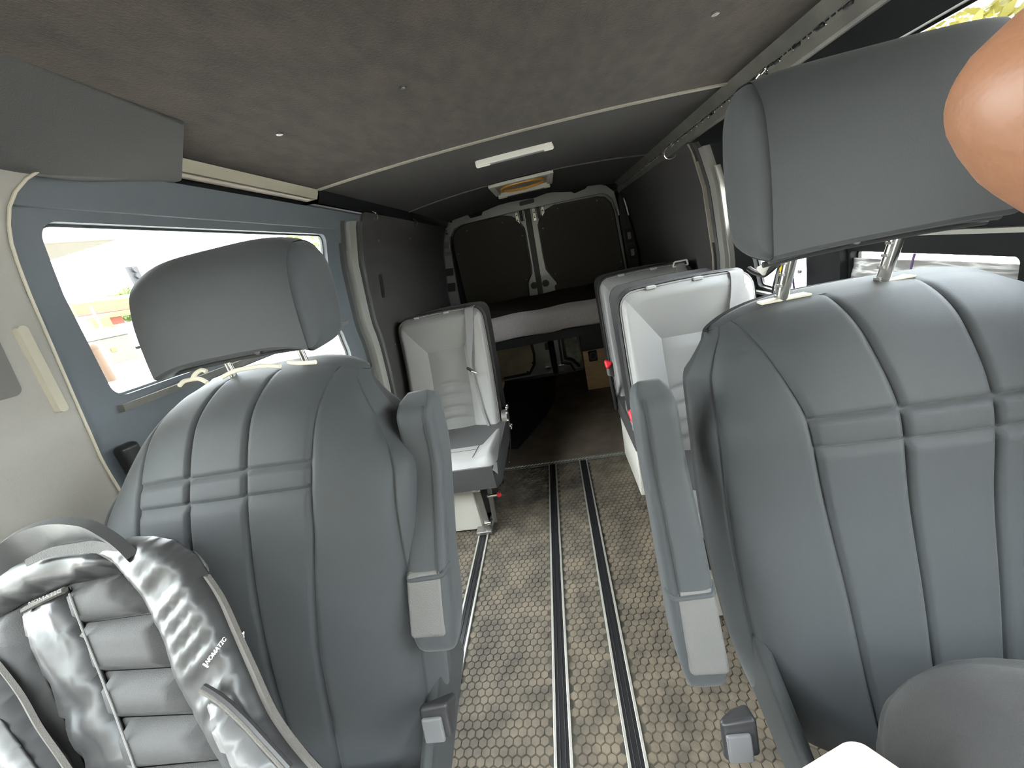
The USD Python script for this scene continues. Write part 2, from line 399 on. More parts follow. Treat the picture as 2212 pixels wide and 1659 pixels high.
window(4, lo_r, 1, 'lower right window with hanging cables in front of it')
w5 = window(5, lo_rf, 1, 'lower right window covered by a wrinkled plastic film above the driver seat back')
fp = lo_rf.intersection(sbox(0, 0, 2, 1.010))
obj('plastic_film', slab(fp, lambda uv: np.c_[XC + half(uv[:, 1]) + .004 + .004 * np.sin(uv[:, 1] * 60 + 3 * np.sin(uv[:, 0] * 9)), uv], lambda uv: np.c_[XC + half(uv[:, 1]) + .0045 + .004 * np.sin(uv[:, 1] * 60 + 3 * np.sin(uv[:, 0] * 9)), uv], .02), 'film', w5)
window(6, cab_l, -1, 'cab door window on the left', 'clear_pane'); window(7, cab_r, 1, 'cab door window on the right', 'clear_pane')
# the cross bars and light lines under the upper windows
def wall_bar(y0, y1, z0, z1, side, off=.012, th=.014):
    return wall_sheet(Polygon([(y0, z0), (y1, z0), (y1, z1), (y0, z1)]), side, off, th)
obj('window_bar', wall_bar(.66, 1.62, 1.060, 1.074, -1, .016, .02), 'rail_metal', WL)
obj('window_bar', wall_bar(.62, 1.10, 1.066, 1.0745, 1, .014, .016), 'aluminium', WR)
obj('window_sill', wall_bar(1.25, 1.68, .868, .878, 1, .02, .022), 'aluminium', WR, label='bright metal sill line of the lower right window')
def vert_bar(pts, w, side, off, th, top=None):
    """A vertical member following (y, z) points on the side wall."""
    p = smoothpath([(0, *q) for q in pts], 26)[:, 1:]
    return wall_sheet(LineString(p).buffer(w / 2, cap_style=2), side, off, th, min(.03, max(.006, w * .8)))
# pillar behind the sliding door: glossy ribs that kick backwards at the waist
cp = [(1.700, 1.47), (1.715, 1.25), (1.735, 1.05), (1.76, .93), (1.745, .75), (1.70, .50), (1.66, .2)]
sh = lambda d: [(y + d, z) for y, z in cp]
obj('pillar_rib', vert_bar(sh(.045), .060, -1, .030, .03), 'pillar_paint', WL, label='glossy light grey door pillar rib')
obj('pillar_rib', vert_bar(sh(-.02), .026, -1, .018, .018), 'pillar_paint_dark', WL)
obj('pillar_rib', vert_bar(sh(.098), .022, -1, .040, .04), 'pillar_paint_dark', WL)
obj('pillar_rib', vert_bar(sh(.128), .016, -1, .028, .028), 'pillar_paint', WL)
obj('door_header', wall_sheet(rounded(Polygon([(.60, 1.435), (1.62, 1.44), (1.70, 1.36), (1.74, 1.36), (1.78, 1.50), (.60, 1.50)]), .02), -1, .012, .014), 'surround_haze_grey', WL)
obj('cargo_panel', wall_sheet(rounded(Polygon([(1.90, .02), (3.43, .02), (3.43, 1.515), (1.86, 1.515)]), .02), -1, .014, .012), 'side_panel', WL, label='matt black cargo wall panel on the left')
obj('cargo_panel', wall_sheet(rounded(Polygon([(1.965, .02), (3.43, .02), (3.43, 1.485), (1.90, 1.485), (1.955, 1.2)]), .01), 1, .014, .012), 'side_panel', WR, label='matt black cargo wall panel on the right')
obj('panel_edge', vert_bar([(1.912, 1.478), (1.945, 1.2), (1.975, .92), (1.99, .55), (1.99, .1)], .011, 1, .018, .018), 'satin_strip', WR, label='thin bright edge strip of the right cargo panel')
obj('pillar_rib', vert_bar([(1.80, 1.44), (1.815, 1.2), (1.845, .95), (1.86, .5)], .05, 1, .026, .026), 'pillar_paint', WR)
obj('pillar_rib', vert_bar([(1.862, 1.47), (1.885, 1.2), (1.91, .95), (1.92, .5)], .03, 1, .018, .018), 'pillar_paint_dark', WR)
obj('pillar_rib', vert_bar([(1.752, 1.36), (1.768, 1.2), (1.79, .95), (1.80, .5)], .012, 1, .020, .02), 'pillar_paint', WR)
obj('window_post', wall_bar(1.135, 1.275, .60, 1.055, 1, .02, .02), 'black_steel', WR)
for p_ in ((1.30, .97), (1.17, .93), (1.64, 1.08)):
    q = A([XC + half(p_[1]) - .022, *p_]); obj('screw', cyl(q, q + [-.006, 0, 0], .006, 10), 'aluminium', WR)
for p_ in ((2.05, .86), (2.55, 1.42), (2.05, 1.40)):
    q = A([XC - half(p_[1]) + .013, *p_]); obj('screw', cyl(q, q + [.006, 0, 0], .005, 10), 'steel', WL)
obj('panel_slot', wall_sheet(rounded(Polygon([(2.02, 1.12), (2.06, 1.12), (2.06, 1.24), (2.02, 1.24)]), .012), -1, .016, .004), 'black_plastic', WL)

# B-pillar trim and the fabric overhead box at the left front
tp = lambda uv: np.c_[XC - (half(uv[:, 1]) - .06), uv]
TE = [on_wall(px, py, -1, .056) for px, py in ((232, 1015), (192, 930), (150, 835), (110, 742), (75, 662), (50, 600), (30, 545), (18, 480), (22, 440), (48, 395), (88, 366))]
trim_poly = Polygon([(-.30, .10), (.60, .10)] + [(q[1], q[2]) for q in TE] + [(TE[-1][1] + .01, 1.53), (.40, 1.53), (.38, 1.38), (.33, .84), (-.30, .80)])
TL_ = thing('trim_2', 'light grey fabric pillar trim beside the backpack, left edge of the photo', None, (-.85, .5, 0), kind='structure')
obj('pillar_cover', wall_sheet(trim_poly, -1, .052, .05, .03), 'pillar_trim', TL_)
edge = [TE[0] + [0, 0, -.5]] + TE
obj('edge_bead', tube(edge, .0022, 8, 40), 'cream_metal', TL_)
obj('belt_slot', wall_sheet(rounded(Polygon([(.455, 1.15), (.505, 1.15), (.508, 1.26), (.458, 1.26)]), .012), -1, .056, .006, .02), 'trim_recess', TL_)
obj('belt_slider', wall_sheet(rounded(Polygon([(.532, 1.105), (.545, 1.105), (.541, 1.25), (.528, 1.25)]), .006), -1, .064, .012, .01), 'cream_metal', TL_, label='pale upright belt height slider')
BG = on_wall(205, 925, -1, .02); grip = [(XC - half(z) + .03, y, z) for y, z in [(.634, .965), (.63, .99), (.636, 1.00), (.648, .985), (.652, .90), (.655, .84)]]
obj('belt_guide', [rbox((XC - half(.95) + .004, .612, .80), (XC - half(.95) + .035, .652, 1.0), .012)], 'black_plastic', TL_)
a = [A([-.705, .30, 1.595]), A([-.72, .91, 1.605])]
o1, o2, o3, o4 = at_z(0, 108, 1.566), at_z(386, 264, 1.562), on_wall(383, 383, -1, .012), on_wall(92, 368, -1, .05)
of_ = o1 + (o1 - o2) * 1.1
ob = [of_, o1, o2, o3, o4, A([-.80, .20, o4[2]]), A([-.88, o3[1], o3[2]]), A([-.88, .20, 1.49]), A([-.88, .20, 1.60]), A([-.88, o2[1], 1.60]), o2 + [0, 0, .03], of_ + [0, 0, .03]]
obj('overhead_box', hullof(ob, .008), 'overhead_fabric', kind='structure', label='dark grey fabric overhead box between ceiling and left window')

# ================================================================== ceiling
def zc(x, y):
    top = np.interp(y, [-.3, .5, 1.5, 2.5, 3.6], [1.545, 1.570, 1.579, 1.603, 1.608]); sag = np.interp(y, [0, 1.5, 2.5, 3.6], [.018, .020, .042, .045])
    return top - sag * np.abs((x - XC) / .72) ** 2.2
CE = thing('ceiling', 'charcoal carpeted van ceiling in three bowed panels', None, (XC, 1.5, 1.58), kind='structure')
def roof(y0, y1, x0=-.793, x1=.652, th=.012):
    P = sbox(x0, y0, x1, y1)
    return slab(P, lambda uv: np.c_[uv, zc(uv[:, 0], uv[:, 1])], lambda uv: np.c_[uv, zc(uv[:, 0], uv[:, 1]) + th], .06)
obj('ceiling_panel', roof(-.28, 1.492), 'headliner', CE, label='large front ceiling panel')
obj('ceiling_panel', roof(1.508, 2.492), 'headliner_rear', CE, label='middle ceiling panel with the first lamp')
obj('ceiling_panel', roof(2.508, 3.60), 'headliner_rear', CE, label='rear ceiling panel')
obj('roof_skin', slab(sbox(-.95, -.32, .83, 3.75), lambda uv: np.c_[uv, np.full(len(uv), 1.625)], lambda uv: np.c_[uv, np.full(len(uv), 1.64)], .4), 'black_steel', CE)
for px, py in ((600, 280), (870, 187), (1545, 18)):
    q = at_z(px, py, 1.574); q[2] = zc(q[0], q[1])
    obj('ceiling_screw', [cyl(q + [0, 0, .004], q - [0, 0, .003], .0075, 12), cyl(q + [0, 0, .002], q - [0, 0, .004], .0035, 8)], 'steel', CE)
for y, l, mm in ((1.5, 'bright bowed seam strip between the front and middle ceiling panels', 'satin_strip'), (2.5, 'dim bowed seam strip between the middle and rear ceiling panels', 'rail_metal')):
    x = np.linspace(-.79, .65, 40)
    f = sbox(-.795, y - .010, .652, y + .010)
    obj('trim_3' if y < 2 else 'trim_4', slab(f, lambda uv: np.c_[uv, zc(uv[:, 0], uv[:, 1]) - .004], lambda uv: np.c_[uv, zc(uv[:, 0], uv[:, 1]) + .004], .02), mm, kind='structure', label=l)
# roof rails along both sides
def rail_strip(side, prof, y0, y1, m, parent, name, label=None):
    ys = np.linspace(y0, y1, 30); P = A([[(x, y, z) for y in ys] for x, z in prof + prof[:1]])
    mm = grid(P); mm.merge_vertices()
    for i in (0, -1):
        pass
    mm.fix_normals(); return obj(name, mm, m, parent, label=label)
R5 = thing('trim_5', 'grey perforated metal roof rail with tie-down rings above the right wall', None, (.66, 1.8, 1.5), kind='structure')
rail_strip(1, [(.630, 1.572), (.652, 1.540), (.660, 1.528), (.70, 1.53), (.72, 1.58)], -.25, 3.50, 'rail_metal', R5, 'upper_face')
rail_strip(1, [(.660, 1.528), (.646, 1.520), (.648, 1.506), (.675, 1.505), (.70, 1.528)], -.25, 3.50, 'rail_metal', R5, 'track')
rail_strip(1, [(.648, 1.506), (.655, 1.486), (.662, 1.481), (.70, 1.485), (.70, 1.506)], -.25, 3.50, 'rail_metal', R5, 'lower_lip', )
rng = random.Random(4)
dots = []
for i in range(150):
    y = .60 + i * .0185
    dots.append(hullof([(.6463, y, 1.5165), (.6463, y + .008, 1.5165)], .0020 if i % 5 else .0034))
obj('track_slot', dots, 'black_plastic', R5, kind='stuff')
obj('track_rivet', [hullof([(.6465, .607 + i * .0555, 1.5105)], .0022) for i in range(48)], 'chrome', R5, kind='stuff')
for y in (.98, 1.06, 1.14, 1.22, 1.36, 1.62):
    q = A([.6455, y, 1.513]); obj('track_fitting', hullof([q, q + [0, .016, 0]], .0045), 'black_plastic', R5)
R6 = thing('trim_6', 'cream-lit roof rail between the overhead box and the left cargo wall', None, (-.78, 2, 1.55), kind='structure')
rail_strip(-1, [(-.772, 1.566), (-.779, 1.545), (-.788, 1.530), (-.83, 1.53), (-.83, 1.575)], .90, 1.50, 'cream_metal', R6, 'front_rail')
rail_strip(-1, [(-.770, 1.566), (-.778, 1.535), (-.790, 1.518), (-.85, 1.52), (-.85, 1.575)], 1.50, 3.50, 'black_steel', R6, 'rear_rail')
def tie_ring(label, c, R, group='tie-down rings on the roof rails', tilt=(0, 1, .2)):
    t = thing('tie_ring', label, 'ring', c, group)
    obj('ring', ring(c, R, .0026, tilt), 'chrome', t)
    obj('clip', hullof([A(c) + [0, 0, R], A(c) + [0, .018, R + .004], A(c) + [0, -.018, R + .004]], .004), 'chrome', t)
tie_ring('chrome tie ring on the right roof rail just above the raised headrest', (.640, 1.29, 1.494), .018, tilt=(1, .5, 0))
tie_ring('larger chrome tie ring on the right roof rail beside the bright panel edge strip', (.642, 2.09, 1.487), .027, tilt=(.35, 1, 0))
tie_ring('small tie ring on the left roof rail nearest the sliding-door window', on_wall(802, 467, -1) + [.02, 0, -.004], .016, tilt=(.5, 1, 0))
tie_ring('small tie ring on the left roof rail nearest the rear door', on_wall(890, 481, -1) + [.02, 0, -.004], .016, tilt=(.5, 1, 0))

# ================================================================== cab front (behind the camera): windscreen, dash
WF = thing('wall_front', 'dashboard and cowl below the windscreen', None, (XC, -.8, .5), kind='structure')
obj('dashboard', hullof([(-.85, -.62, .95), (.72, -.62, .95), (-.85, -.90, 1.02), (.72, -.90, 1.02), (-.85, -.72, .2), (.72, -.72, .2), (-.85, -.9, .2), (.72, -.9, .2)], .03), 'black_plastic', WF)
W8 = thing('window_8', 'windscreen of the van', None, (XC, -.6, 1.3), kind='structure')
obj('pane', trimesh.convex.convex_hull([(-.75, -.30, 1.56), (.61, -.30, 1.56), (-.80, -.93, 1.03), (.66, -.93, 1.03), (-.75, -.304, 1.564), (.61, -.304, 1.564), (-.80, -.934, 1.034), (.66, -.934, 1.034)]), 'clear_pane', W8)

# ================================================================== rear doors
Z1 = lambda pts: [(930 + x * .22604, 380 + y * .22604) for x, y in pts]
WB = thing('wall_rear', 'rear body frame of the van around the two back doors', None, (XC, 3.55, 0), kind='structure')
outer = px_y(Z1([(120, 470), (140, 430), (190, 410), (290, 370), (345, 370), (382, 408), (490, 378), (500, 345), (690, 265), (1000, 210), (1130, 160), (1345, 155), (1375, 170), (1480, 125), (1500, 100), (1600, 78), (1680, 98), (1750, 150), (1800, 330)]), 3.55)
inner = px_y(Z1([(1790, 370), (1745, 220), (1690, 175), (1640, 160), (1150, 262), (900, 315), (300, 462), (225, 500), (190, 580), (186, 660)]), 3.55)
obj('header_plate', prism_y(Polygon(outer + inner).buffer(.002), 3.55, .03), 'door_metal', WB, label='grey pressed metal header over the back doors')
obj('header_lamp_recess', prism_y(rounded(Polygon(px_y(Z1([(850, 250), (990, 212), (990, 255), (850, 290)]), 3.545)), .01), 3.542, .012), 'door_metal_dark', WB)
lp = px_y(Z1([(88, 470), (180, 560), (190, 700), (285, 1260), (180, 1260), (140, 1000), (100, 700)]), 3.52); lp = lp[:4] + [(lp[3][0] - .02, 0.0), (lp[4][0] - .02, 0.0)] + lp[4:]
obj('corner_post', prism_y(Polygon(lp), 3.52, .05), 'door_metal', WB, label='left rear corner post with pressed plates')
for ys in ((640, 700), (730, 770), (890, 960), (1030, 1110)):
    dx = (ys[0] - 640) * .135
    obj('post_plate', prism_y(rounded(Polygon(px_y(Z1([(105 + dx, ys[0]), (178 + dx * 1.1, ys[0] - 10), (182 + dx * 1.1, ys[1] - 10), (110 + dx, ys[1])]), 3.515)), .005), 3.508, .012), 'door_metal_dark' if ys[0] > 800 else 'steel', WB)
for c in ((195, 437), (155, 552), (130, 510)):
    q = at_y(*Z1([c])[0], 3.515); obj('post_bolt', cyl(q, q + [0, .012, 0], .009, 10), 'black_plastic', WB)
rp = px_y(Z1([(1800, 130), (1850, 190), (1880, 360), (1920, 480), (2000, 880), (1900, 900), (1830, 480)]), 3.52); rp = rp[:5] + [(rp[4][0], 0.0), (rp[5][0], 0.0)] + rp[5:]
obj('corner_post', prism_y(Polygon(rp).buffer(.001), 3.52, .05), 'door_metal_dark', WB, label='right rear corner post with two square latch sockets')
for b in ([(1845, 508), (1930, 498), (1955, 630), (1868, 642)], [(1880, 672), (1965, 660), (1985, 785), (1900, 800)]):
    obj('latch_socket', prism_y(rounded(Polygon(px_y(Z1(b), 3.515)), .006), 3.505, .02), 'black_plastic', WB)
    c = A(b).mean(0); s = [(c + (A(q) - c) * [.36, .5]).tolist() for q in b]
    obj('latch_plate', prism_y(rounded(Polygon(px_y(Z1(s), 3.50)), .004), 3.498, .008), 'steel', WB)
for a_, b_ in (((1815, 110), (1830, 150)), ((1850, 215), (1868, 280)), ((1872, 290), (1892, 370)), ((1790, 320), (1800, 370))):
    obj('wire_clip', hullof([at_y(*Z1([a_])[0], 3.51), at_y(*Z1([b_])[0], 3.51)], .008), 'aluminium', WB)
obj('jamb_return', rbox((-1.0, 3.56, -.1), (-.80, 3.76, 1.62), .01), 'black_steel', WB)
obj('jamb_return', rbox((.735, 3.56, -.1), (.88, 3.76, 1.62), .01), 'black_steel', WB)
obj('outer_skin', rbox((-1.0, 3.715, -.12), (.88, 3.745, 1.64), .005), 'black_steel', WB)
obj('roof_closer', rbox((-1.0, 3.585, 1.535), (.88, 3.73, 1.64), .01), 'black_steel', WB)
obj('rear_sill', rbox((-.85, 3.60, -.03), (.74, 3.70, .016), .004), 'door_metal_dark', WB)

def door(n, side, label):
    d = thing(f'door_{n}', label, None, (-.44 if side < 0 else .3, 3.66, 0), kind='structure')
    if side < 0:
        leaf = px_y(Z1([(1052, 1130), (905, 322), (700, 372), (300, 462), (225, 505), (190, 590), (195, 660), (290, 1240)]), 3.66)
        leaf = leaf[:7] + [(-.835, .84), (-.835, .02), (-.112, .02)]
        panel = px_y(Z1([(220, 590), (240, 530), (300, 480), (420, 442), (690, 392), (770, 397), (840, 440), (890, 505), (905, 570), (958, 870), (962, 930), (930, 1000), (917, 1080), (918, 1145), (340, 1245), (300, 1180), (262, 950)]), 3.64)
        panel = rounded(Polygon(panel), .012)
        hw_, bolts = (865, 370), [(350, 522), (685, 445), (268, 750), (878, 570), (918, 990)]
        knob, chan = (990, 1047), [(905, 322), (945, 312), (1052, 1135), (1020, 1140)]
    else:
        leaf = px_y(Z1([(950, 312), (1640, 158), (1700, 180), (1745, 230), (1790, 370), (1880, 900)]), 3.66)
        leaf = leaf[:6] + [(.70, .60), (.70, .02), (-.094, .02), tuple(px_y(Z1([(1062, 1130)]), 3.66)[0])]
        panel = px_y(Z1([(1035, 470), (1055, 400), (1100, 335), (1180, 288), (1590, 208), (1660, 212), (1715, 262), (1745, 340), (1845, 880), (1845, 960), (1600, 1080), (1240, 1085), (1212, 1010), (1160, 950), (1112, 890), (1080, 740)]), 3.64)
        panel = rounded(Polygon(panel), .012)
        hw_, bolts = (1030, 340), [(1213, 312), (1590, 236), (1075, 500), (1738, 412), (1820, 818), (1190, 936)]
        knob = (1100, 1025)
    ext = Polygon(leaf).buffer(0)
    obj('leaf', prism_y(ext, 3.66, .04), 'door_metal', d)
    pb = panel.union(Polygon([(panel.bounds[0] + .09, .60), (panel.bounds[2] - .09, .60), (panel.bounds[2] - .06, panel.bounds[1] + .10), (panel.bounds[0] + .06, panel.bounds[1] + .10)]))
    pb = rounded(pb, .01)
    pb = max(pb.geoms, key=lambda g: g.area) if hasattr(pb, 'geoms') else pb
    obj('insert_gasket', prism_y(pb.buffer(.012) - pb.buffer(-.004), 3.648, .013), 'black_plastic', d)
    obj('insert_panel', prism_y(pb, 3.640, .021), 'door_panel', d, label='black insert panel')
    for b in bolts:
        q = at_y(*Z1([b])[0], 3.64); obj('panel_screw', cyl(q, q - [0, .005, 0], .006, 10), 'steel', d)
    q = at_y(*Z1([knob])[0], 3.66)
    obj('door_button', [cyl(q, q - [0, .012, 0], .030, 20), cyl(q, q - [0, .02, 0], .022, 20)], 'black_plastic', d)
    obj('door_button_ring', ring(q - [0, .012, 0], .029, .003), 'chrome', d)
    q = at_y(*Z1([hw_])[0], 3.655)
    h = obj('lock_plate', [rbox(q + [-.055, -.008, -.07], q + [-.022, .008, .07], .005), rbox(q + [.022, -.008, -.06], q + [.055, .008, .08], .005)], 'chrome', d)
    obj('lock_pin', rbox(q + [-.014, -.016, -.055], q + [.014, .008, .075], .004), 'black_plastic', d)
    for dz in (-.04, 0, .04):
        obj('plate_hole', [cyl(q + [s * .038, -.009, dz], q + [s * .038, -.005, dz], .006, 8) for s in (-1, 1)], 'black_plastic', d)
    return d
D1 = door(1, -1, 'left back door with a black insert panel, seen past the single rear seat')
D2 = door(2, 1, 'right back door with a black insert panel, behind the two right-hand rear seats')
seam = px_y(Z1([(890, 318), (948, 305), (1080, 1130), (1030, 1140)]), 3.645)
obj('trim_7', prism_y(Polygon(seam[:2] + [(seam[2][0], seam[2][1]), (-.085, .02), (-.118, .02), seam[3]]), 3.645, .02), 'black_plastic', kind='structure', label='black rubber seal between the two back doors')
# lower halves seen under the bed
Z5 = lambda pts: [(1000 + x * .18083, 660 + y * .18083) for x, y in pts]
obj('lower_panel', prism_y(rounded(Polygon(px_y(Z5([(300, 520), (800, 430), (840, 560), (850, 690), (810, 800), (480, 870), (330, 700)]), 3.63)), .02), 3.63, .03), 'tan_board', D1, label='dull tan lower insert of the left door')
obj('lower_gasket', prism_y(LineString(px_y(Z5([(805, 420), (850, 580), (855, 700), (800, 810), (500, 870)]), 3.625)).buffer(.012), 3.622, .02), 'black_plastic', D1)
obj('lower_panel', prism_y(rounded(Polygon(px_y(Z5([(1200, 350), (1345, 330), (1420, 620), (1400, 690), (1300, 620), (1245, 610)]), 3.63)), .02), 3.63, .03), 'foil_wool', D2, label='silvery grey lower insulation of the right door')
obj('lower_gasket', prism_y(LineString(px_y(Z5([(1180, 360), (1225, 630), (1310, 650), (1390, 720)]), 3.625)).buffer(.013), 3.622, .02), 'black_plastic', D2)
obj('lower_gasket', prism_y(LineString(px_y(Z5([(1140, 370), (1185, 690), (1290, 700), (1340, 780)]), 3.625)).buffer(.010), 3.622, .02), 'black_plastic', D2)
obj('latch_rod', [hullof([at_y(*Z5([q])[0], 3.61) for q in ((1040, 400), (1060, 500))], .028), hullof([at_y(*Z5([q])[0], 3.60) for q in ((1060, 500), (1090, 700), (1110, 790))], .026)], 'black_plastic', D2, label='black latch handle and rod low on the door')
obj('latch_box', prism_y(rounded(Polygon(px_y(Z5([(975, 455), (1030, 445), (1040, 525), (985, 535)]), 3.63)), .008), 3.63, .03), 'door_metal_dark', D1)
for q in ((1020, 738), (1175, 713)):
    p = at_y(*Z5([q])[0], 3.61); obj('latch_bar', rbox(p - [.028, .006, .006], p + [.028, .03, .006], .004), 'chrome', D2)
obj('latch_plate', prism_y(rounded(Polygon(px_y(Z5([(1210, 745), (1280, 735), (1300, 785), (1220, 800)]), 3.61)), .006), 3.61, .03), 'steel', D2)
for q in ((835, 688), (775, 795)):
    p = at_y(*Z5([q])[0], 3.615); obj('panel_clip', cyl(p, p + [0, .02, 0], .010, 10), 'black_plastic', D1)

# ================================================================== ceiling lamps, vent
def lamp(label, p0, p1, y, drop, dp):
    t = thing('ceiling_lamp', label, 'lamp', ((p0 + p1) / 2, y, 1.56), 'bar lamps on the ceiling')
    z = 1.565
    x0, x1 = p0, p1
    obj('mounting_rail', rbox((x0, y - .008, z), (x1, y + .004, z + .034), .003), 'white_plastic', t)
    obj('lens', hullof([(x0 + .05, y + .008, z + .004), (x1 - .03, y + .008, z + .004), (x0 + .05, y + dp, z + .022), (x1 - .03, y + dp, z + .022), (x0 + .05, y + .008, z + .03), (x1 - .03, y + dp, z + .03)], .008), 'grey_plastic', t)
    for e0, e1 in ((x0 + .002, x0 + .052), (x1 - .032, x1 - .002)):
        obj('end_cap', hullof([(e0, y + .008, z + .003), (e1, y + .008, z + .003), (e0, y + dp + .003, z + .022), (e1, y + dp + .003, z + .022), (e0, y + .008, z + .032), (e1, y + dp, z + .032)], .008), 'white_plastic', t)
    return t
a, b = at_z(1028, 349, 1.583), at_z(1192, 309, 1.583)
lamp('white bar lamp on the ceiling just behind the bright seam strip', a[0], b[0], (a[1] + b[1]) / 2, .03, .055)
V = thing('roof_vent', 'cream square roof vent with an amber ring, near the back doors', 'vent', (-.08, 2.6, 1.6))
fr = [at_z(1056, 405, 1.60), at_z(1192, 371, 1.60)]
x0, x1 = fr[0][0] + .005, fr[1][0] + .005; y0 = 2.49
vp = sbox(x0, y0, x1, y0 + .40); vi = sbox(x0 + .035, y0 + .035, x1 - .035, y0 + .365)
obj('frame', prism(vp - vi, (0, 0, 1.582), (1, 0, 0), (0, 1, 0), (0, 0, 1), .022), 'white_plastic', V)
obj('inner_panel', rbox((x0 + .03, y0 + .03, 1.592), (x1 - .03, y0 + .37, 1.602), .003), 'cream_case', V)
obj('amber_ring', ring((( x0 + x1) / 2, y0 + .20, 1.587), .135, .009, (0, 0, 1), n=48), 'amber_glass', V)
lamp('white bar lamp fixed across the rear edge of the roof vent', x0 + .02, x1 - .02, 2.86, .03, .06)
# ================================================================== front seats
def spaced(a, b, n):                    # samples bunched towards both ends, for crisp seams
    s = np.linspace(0, 1, n); s = .55 * s + .45 * (.5 - .5 * np.cos(np.pi * s)); return a + (b - a) * s
Y_PROF = {True: ([-.62, -.5, -.37, -.25, -.14, -.11, -.05, 0], [.345, .385, .418, .450, .473, .487, .530, .575]), False: ([-.62, -.45, -.3, -.19, -.1, -.05, 0], [.315, .345, .375, .410, .455, .490, .548])}
def front_seat(cx, zt, dy, inner, label, mirror, post_h, hw_rel, h1, h2, hr):
    """A covered captain's seat facing the camera; cx centre, zt top of the back, inner = +1 if the aisle is on its right."""
    t = thing('captain_seat', label, 'seat', (cx, .25 + dy, 0), 'pair of covered captain seats in the cab')
    from scipy.interpolate import PchipInterpolator
    prof = PchipInterpolator(*map(A, Y_PROF[mirror]))
    hwf = PchipInterpolator(A([-.62, -.5, -.3, -.15, -.10, -.06, -.03, -.01, .004]), A(hw_rel))
    CW = .160
    cw = lambda z: np.interp(z - zt, [-.6, -.37, -.2, -.12, 0], [.11, .13, .147, .153, .18] if mirror else [.09, .11, .138, .140, .142])
    def P(x, z, q=0.):
        """Front surface: x is relative, z the height."""
        zz = np.minimum(z, zt); hw = hwf(z - zt)
        u = np.clip(np.abs(x) / hw, 0, 1)
        b = 0.
        e = np.clip((u - .42) / .58, 0, 1); k = np.clip((z - (zt - .05)) / .05, 0, 1); edge_ = np.where(x * inner < 0, .055, .095) * (1 - .6 * k) * (1 - np.sqrt(np.clip(1 - e * e, 0, 1)))
        k = np.clip((z - (zt - .05)) / .05, 0, 1); top = .045 * (1 - np.sqrt(np.clip(1 - k * k, 0, 1)))
        puff = .008 * np.cos(np.clip(x / CW, -1, 1) * np.pi / 2)
        return prof(zz - zt) + dy - b - puff + edge_ + top + q
    def warp(x, z): return z - (.048 if mirror else .055) * np.clip(np.abs(x) / (.225 if mirror else .20), 0, 1.15) ** 3.6 * np.clip((z - (zt - .22)) / .22, 0, 1) ** 1.5
    zrows = [spaced(zt - .60, h2, 34), spaced(h2, h1, 12), spaced(h1, zt, 26)]
    cuts = [-CW, -CW / 3, CW / 3, CW]
    def patch(xs_f, zs, seams_x=(True, True), seams_z=(False, False)):
        n, m = len(zs), 0
        rows = []
        for z in zs:
            hw = float(hwf(z - zt)); xs = xs_f(hw, float(cw(z))); rows.append([(x, z) for x in xs])
        R = A(rows); x, z = R[..., 0], R[..., 1]; y = P(x, z); zw = warp(x, z)
        g = np.zeros_like(y); s = .0035
        if seams_x[0]: g += np.exp(-((x - x[:, :1]) / s) ** 2)
        if seams_x[1]: g += np.exp(-((x - x[:, -1:]) / s) ** 2)
        if seams_z[0]: g += np.exp(-((z - z[:1]) / s) ** 2)
        if seams_z[1]: g += np.exp(-((z - z[-1:]) / s) ** 2)
        y = y + .0065 * np.minimum(g, 1)
        pts = np.stack([cx + x, y, zw], -1)
        m = grid(pts); return m
    for r in range(3):
        for c in range(3):
            f = lambda hw, w_, c=c: spaced(max(cuts[c] / CW * w_, -hw * .86), min(cuts[c + 1] / CW * w_, hw * .86), 22)
            obj('cover_panel', patch(f, zrows[r], (True, True), (r > 0, r < 2)), 'neoprene', t, smooth=True)
    allz = np.r_[spaced(zt - .60, zt, 60)]
    for s in (-1, 1):
        def f_in(hw, w_, s=s):
            a_ = min(w_, hw * .86); b_ = hw * .905; q = spaced(a_, b_, 16); return q if s > 0 else -q[::-1]
        def f_out(hw, w_, s=s):
            a_ = hw * .905; q = spaced(a_, hw, 20); return q if s > 0 else -q[::-1]
        obj('side_bolster', patch(f_in, allz), 'neoprene', t, smooth=True)
        obj('outer_bolster', patch(f_out, allz, (s > 0, s < 0)), 'neoprene', t, smooth=True)
    # back shell and top roll, joined to the outline of the front
    rows = []
    for z in allz:
        hw = float(hwf(z - zt)); a_ = np.linspace(0, np.pi, 30)
        xs = hw * np.cos(a_)
        y0_ = max(float(P(np.array(hw * q), np.array(z))) for q in (-1., 1.)); yl_, yr_ = float(P(np.array(-hw), np.array(z))), float(P(np.array(hw), np.array(z)))
        k = np.clip((z - (zt - .05)) / .05, 0, 1)
        y0_ = (yl_ + yr_) / 2 + (yr_ - yl_) / 2 * np.cos(a_)
        rows.append(np.c_[cx + xs, y0_ + (.075 - .04 * k) * np.sin(a_) ** .6, warp(xs, np.full(30, z))])
    obj('back_shell', grid(A(rows)[:, ::-1]), 'neoprene_dark', t, smooth=True)
    x = np.linspace(-1, 1, 41) * float(hwf(0.0)); fr = np.c_[cx + x, P(x, np.full(41, zt)), warp(x, np.full(41, zt))]
    a_ = np.arccos(np.clip(x / float(hwf(0.0)), -1, 1)); bk = np.c_[cx + x, float(P(np.array(float(hwf(0.0))), np.array(zt))) + .035 * np.sin(a_) ** .6, warp(x, np.full(41, zt))]
    mid = (fr + bk) / 2 + [0, 0, .006]
    obj('top_roll', grid(A([fr, mid, bk])), 'neoprene', t, smooth=True)
    # headrest
    hx, hz0, hz1, hy, hw_, tilt = hr
    hgt = hz1 - hz0
